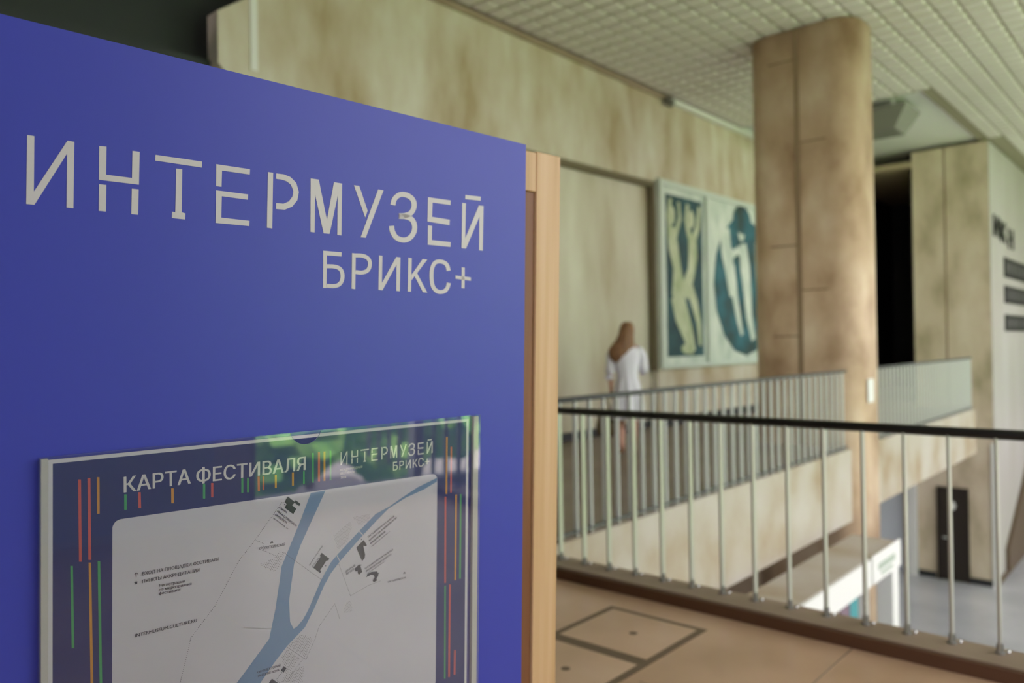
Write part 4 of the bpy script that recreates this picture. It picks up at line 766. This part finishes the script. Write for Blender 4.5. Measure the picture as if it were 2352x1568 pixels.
# pine frame 2 cm behind the panel
obj('top_rail', bevel(B((-.55, .735, .02, .06, .365 - V0, .462 - V0)), .002, 1), 'wood', st)
obj('post', bevel(B((.736, .823, .02, .085, 0.02, .4655 - V0)), .002, 1), 'wood', st)
obj('post', bevel(B((-.637, -.55, .02, .085, 0.02, .4655 - V0)), .002, 1), 'wood', st)
obj('inner_strip', B((.655, .734, .026, .05, 0.02, .364 - V0)), 'red_brown', st)  # dark reddish-brown strip filling the gap between panel edge and post
obj('spacer', B((-.5, -.46, -.0 + .01, .02, .38 - V0, .44 - V0), (.6, .64, .01, .02, .38 - V0, .44 - V0)), 'wood', st)
obj('foot', bevel(B((.735, .825, -.25, .35, 0.0, .045)), .004, 1), 'wood', st)
obj('foot', bevel(B((-.637, -.547, -.25, .35, 0.0, .045)), .004, 1), 'wood', st)

# clear wall holder with the festival map
hd_ = bpy.data.objects.new('poster_holder', None); COL.objects.link(hd_); hd_.matrix_world = mt
tag(hd_, 'clear acrylic poster holder fixed to the lower part of the blue stand', 'poster holder')
HB = -.815
left, right = -.3455, .5287
def ht(u): return -.1718 + (u - left) / (right - left) * .0048
cx, rr = .0925, .0335
notch = []
a0 = math.asin(0.0)
top_at = ht(cx)
yc = top_at + .0105
half = math.sqrt(rr * rr - .0105 ** 2)
for k_ in range(17):
    a = PI + math.asin(.0105 / rr) + (PI - 2 * math.asin(.0105 / rr)) * k_ / 16
    notch.append((cx + rr * math.cos(a), yc + rr * math.sin(a)))
outline = [(left, ht(left))] + notch + [(right, ht(right)), (right, HB), (left, HB)]
bm = bmesh.new(); prism(bm, outline, pf, .0095, .0115)
sh = obj('front_sheet', bm, ('acrylic', 'acrylic_edge'), hd_)
for p in sh.data.polygons:
    if abs(p.normal.y) < .5: p.material_index = 1
bm = bmesh.new(); prism(bm, [(left, ht(left)), (right, ht(right)), (right, HB), (left, HB)], pf, .0005, .002)
obj('back_sheet', bm, 'acrylic', hd_)
obj('spacer_strip', B((-.3428, -.3335, -.0094, -.0021, HB - V0, ht(left) - .0025 - V0)), 'offwhite', hd_)
obj('spacer_strip', B((.511, .5255, -.0094, -.0021, HB - V0, ht(right) - .003 - V0)), 'offwhite', hd_)
obj('bottom_strip', B((-.333, .5105, -.0094, -.0021, HB - V0, HB + .012 - V0)), 'offwhite', hd_)

po = bpy.data.objects.new('map_poster', None); COL.objects.link(po); po.matrix_world = mt
tag(po, 'dark blue festival map poster with pale city map and coloured stripes in clear holder', 'poster')
T = .0045
PB = HB + .014
bm = bmesh.new(); prism(bm, [(-.3322, -.1768), (.5, -.1745), (.5, PB), (-.3322, PB)], pf, .0035, T)
obj('paper', bm, 'paper', po)
bm = bmesh.new(); prism(bm, [(-.3262, -.183), (.4935, -.1805), (.4935, PB + .006), (-.3262, PB + .006)], pf, T, T + .0001)
obj('dark_border', bm, 'navy', po)
ml, mr, mtL, mtR, rad = -.2424, .4115, -.2822, -.2865, .013
mb = PB + .05
pts = []
for cxx, cyy, a0 in ((mr - rad, mtR - rad, 0), (ml + rad, mtL - rad, 90), (ml + rad, mb + rad, 180), (mr - rad, mb + rad, 270)):
    for q in range(9):
        a = math.radians(a0 + 90 * q / 8); pts.append((cxx + rad * math.cos(a), cyy + rad * math.sin(a)))
bm = bmesh.new(); prism(bm, pts, pf, T + .0001, T + .0002); mp = obj('map_sheet', bm, 'mapbg', po)
bm = bmesh.new()
flat(bm, RIVER, T + .0004)
obj('river', bm, 'river', mp)
def band(bm, P_, w, t):
    for a, b in zip(P_[:-1], P_[1:]):
        a = Vector(a); b = Vector(b); d = (b - a).normalized(); n = Vector((-d.y, d.x)) * w / 2
        q = [a + n, b + n, b - n, a - n]
        def clip(p): return (min(max(p.x, ml + .002), mr - .002), min(p.y, mtR - .002))
        q = [clip(p) for p in q]
        flat(bm, q, t)
bm = bmesh.new()
for P_ in ROADS: band(bm, P_, .0014, T + .0003)
for P_ in BRIDGES: band(bm, P_, .0015, T + .0006)
obj('streets', bm, 'road', mp)
bm = bmesh.new()
for i, P_ in enumerate(BLDG):
    if i: flat(bm, P_, T + .0006)
obj('building_shapes', bm, 'ink', mp)
bm = bmesh.new(); flat(bm, BLDG[0], T + .0006); obj('green_building_shape', bm, 'inkgreen', mp)
bm = bmesh.new()
for u, v in ROUTE:
    if ml < u < mr and v > PB: flat(bm, [(u + .0008 * math.cos(a), v + .0008 * math.sin(a)) for a in (0, PI / 2, PI, 3 * PI / 2)], T + .0007)
obj('dotted_route', bm, 'ink', mp)
def inside(x, y, poly):
    c_ = False
    for i in range(len(poly)):
        x1, y1 = poly[i]; x2, y2 = poly[i - 1]
        if (y1 > y) != (y2 > y) and x < (x2 - x1) * (y - y1) / (y2 - y1) + x1: c_ = not c_
    return c_
for polys, m_, r_, pitch in ((HATCHPOLY, 'dotgrey', .0009, .0034), (HATCHPALE, 'dotpale', .0009, .0031)):
    bm = bmesh.new()
    for P_ in polys:
        lo = (min(p[0] for p in P_), min(p[1] for p in P_)); hi = (max(p[0] for p in P_), max(p[1] for p in P_))
        y = lo[1]; j = 0
        while y < hi[1]:
            x = lo[0] + (pitch / 2 if j % 2 else 0)
            while x < hi[0]:
                if inside(x, y, P_) and y < mtR - .003: flat(bm, [(x + r_ * math.cos(a), y + r_ * math.sin(a)) for a in (0, PI / 2, PI, 3 * PI / 2)], T + .00035)
                x += pitch
            y += pitch * .87; j += 1
    obj('park_hatching', bm, m_, mp)
bm = bmesh.new()
for s, a, b, cap, bold in TEXT: put_text(bm, s, a, b, cap, bold, pf, T + .0008)
obj('map_lettering', bm, 'ink', mp)
bm = bmesh.new()
u, v = ICON[0]
for q in ([(u - .0004, v - .004), (u + .0004, v - .004), (u + .0004, v + .0035), (u - .0004, v + .0035)], [(u, v + .004), (u + .003, v + .001), (u + .0024, v + .0004), (u, v + .003), (u - .0024, v + .0004), (u - .003, v + .001)]): flat(bm, q, T + .0008)
u, v = ICON[1]
flat(bm, [(u + (.0036 if k % 2 == 0 else .0015) * math.sin(k * PI / 5), v + (.0036 if k % 2 == 0 else .0015) * math.cos(k * PI / 5)) for k in range(10)], T + .0008)
for u, v in ICON[2:4]:
    flat(bm, [(u - .003, v - .0022), (u - .0012, v + .0022), (u, v), (u + .0012, v + .0022), (u + .003, v - .0022), (u + .0012, v - .0022), (u, v - .0006), (u - .0012, v - .0022)], T + .0008)
for u, v in ICON[4:]:
    flat(bm, [(u - .001, v - .001), (u + .001, v - .001), (u + .001, v + .001), (u - .001, v + .001)], T + .0008)
obj('map_symbols', bm, 'ink', mp)
# header lettering and logo
bm = bmesh.new()
for s, a, b, cap, bold in HEAD: put_text(bm, s, a, b, cap, bold, pf, T + .0004)
obj('header_lettering', bm, 'letter', po)
bm = bmesh.new()
A_ = LOGO_AFF
for P_ in TITLE + SUB: flat(bm, [(x * A_[0][0] + y * A_[1][0] + A_[2][0], x * A_[0][1] + y * A_[1][1] + A_[2][1]) for x, y in P_], T + .0004)
for s, a, b, cap, bold in SMALLHEAD: put_text(bm, s, a, b, cap, bold, pf, T + .0004)
obj('logo_lettering', bm, 'letter', po)
for key, nm in (('r', 'red'), ('o', 'orange'), ('g', 'green')):
    for P_, c_ in STRIPES:
        if c_ == key:
            bm = bmesh.new(); flat(bm, P_, T + .0003)
            q = obj('coloured_stripe', bm, nm, po)
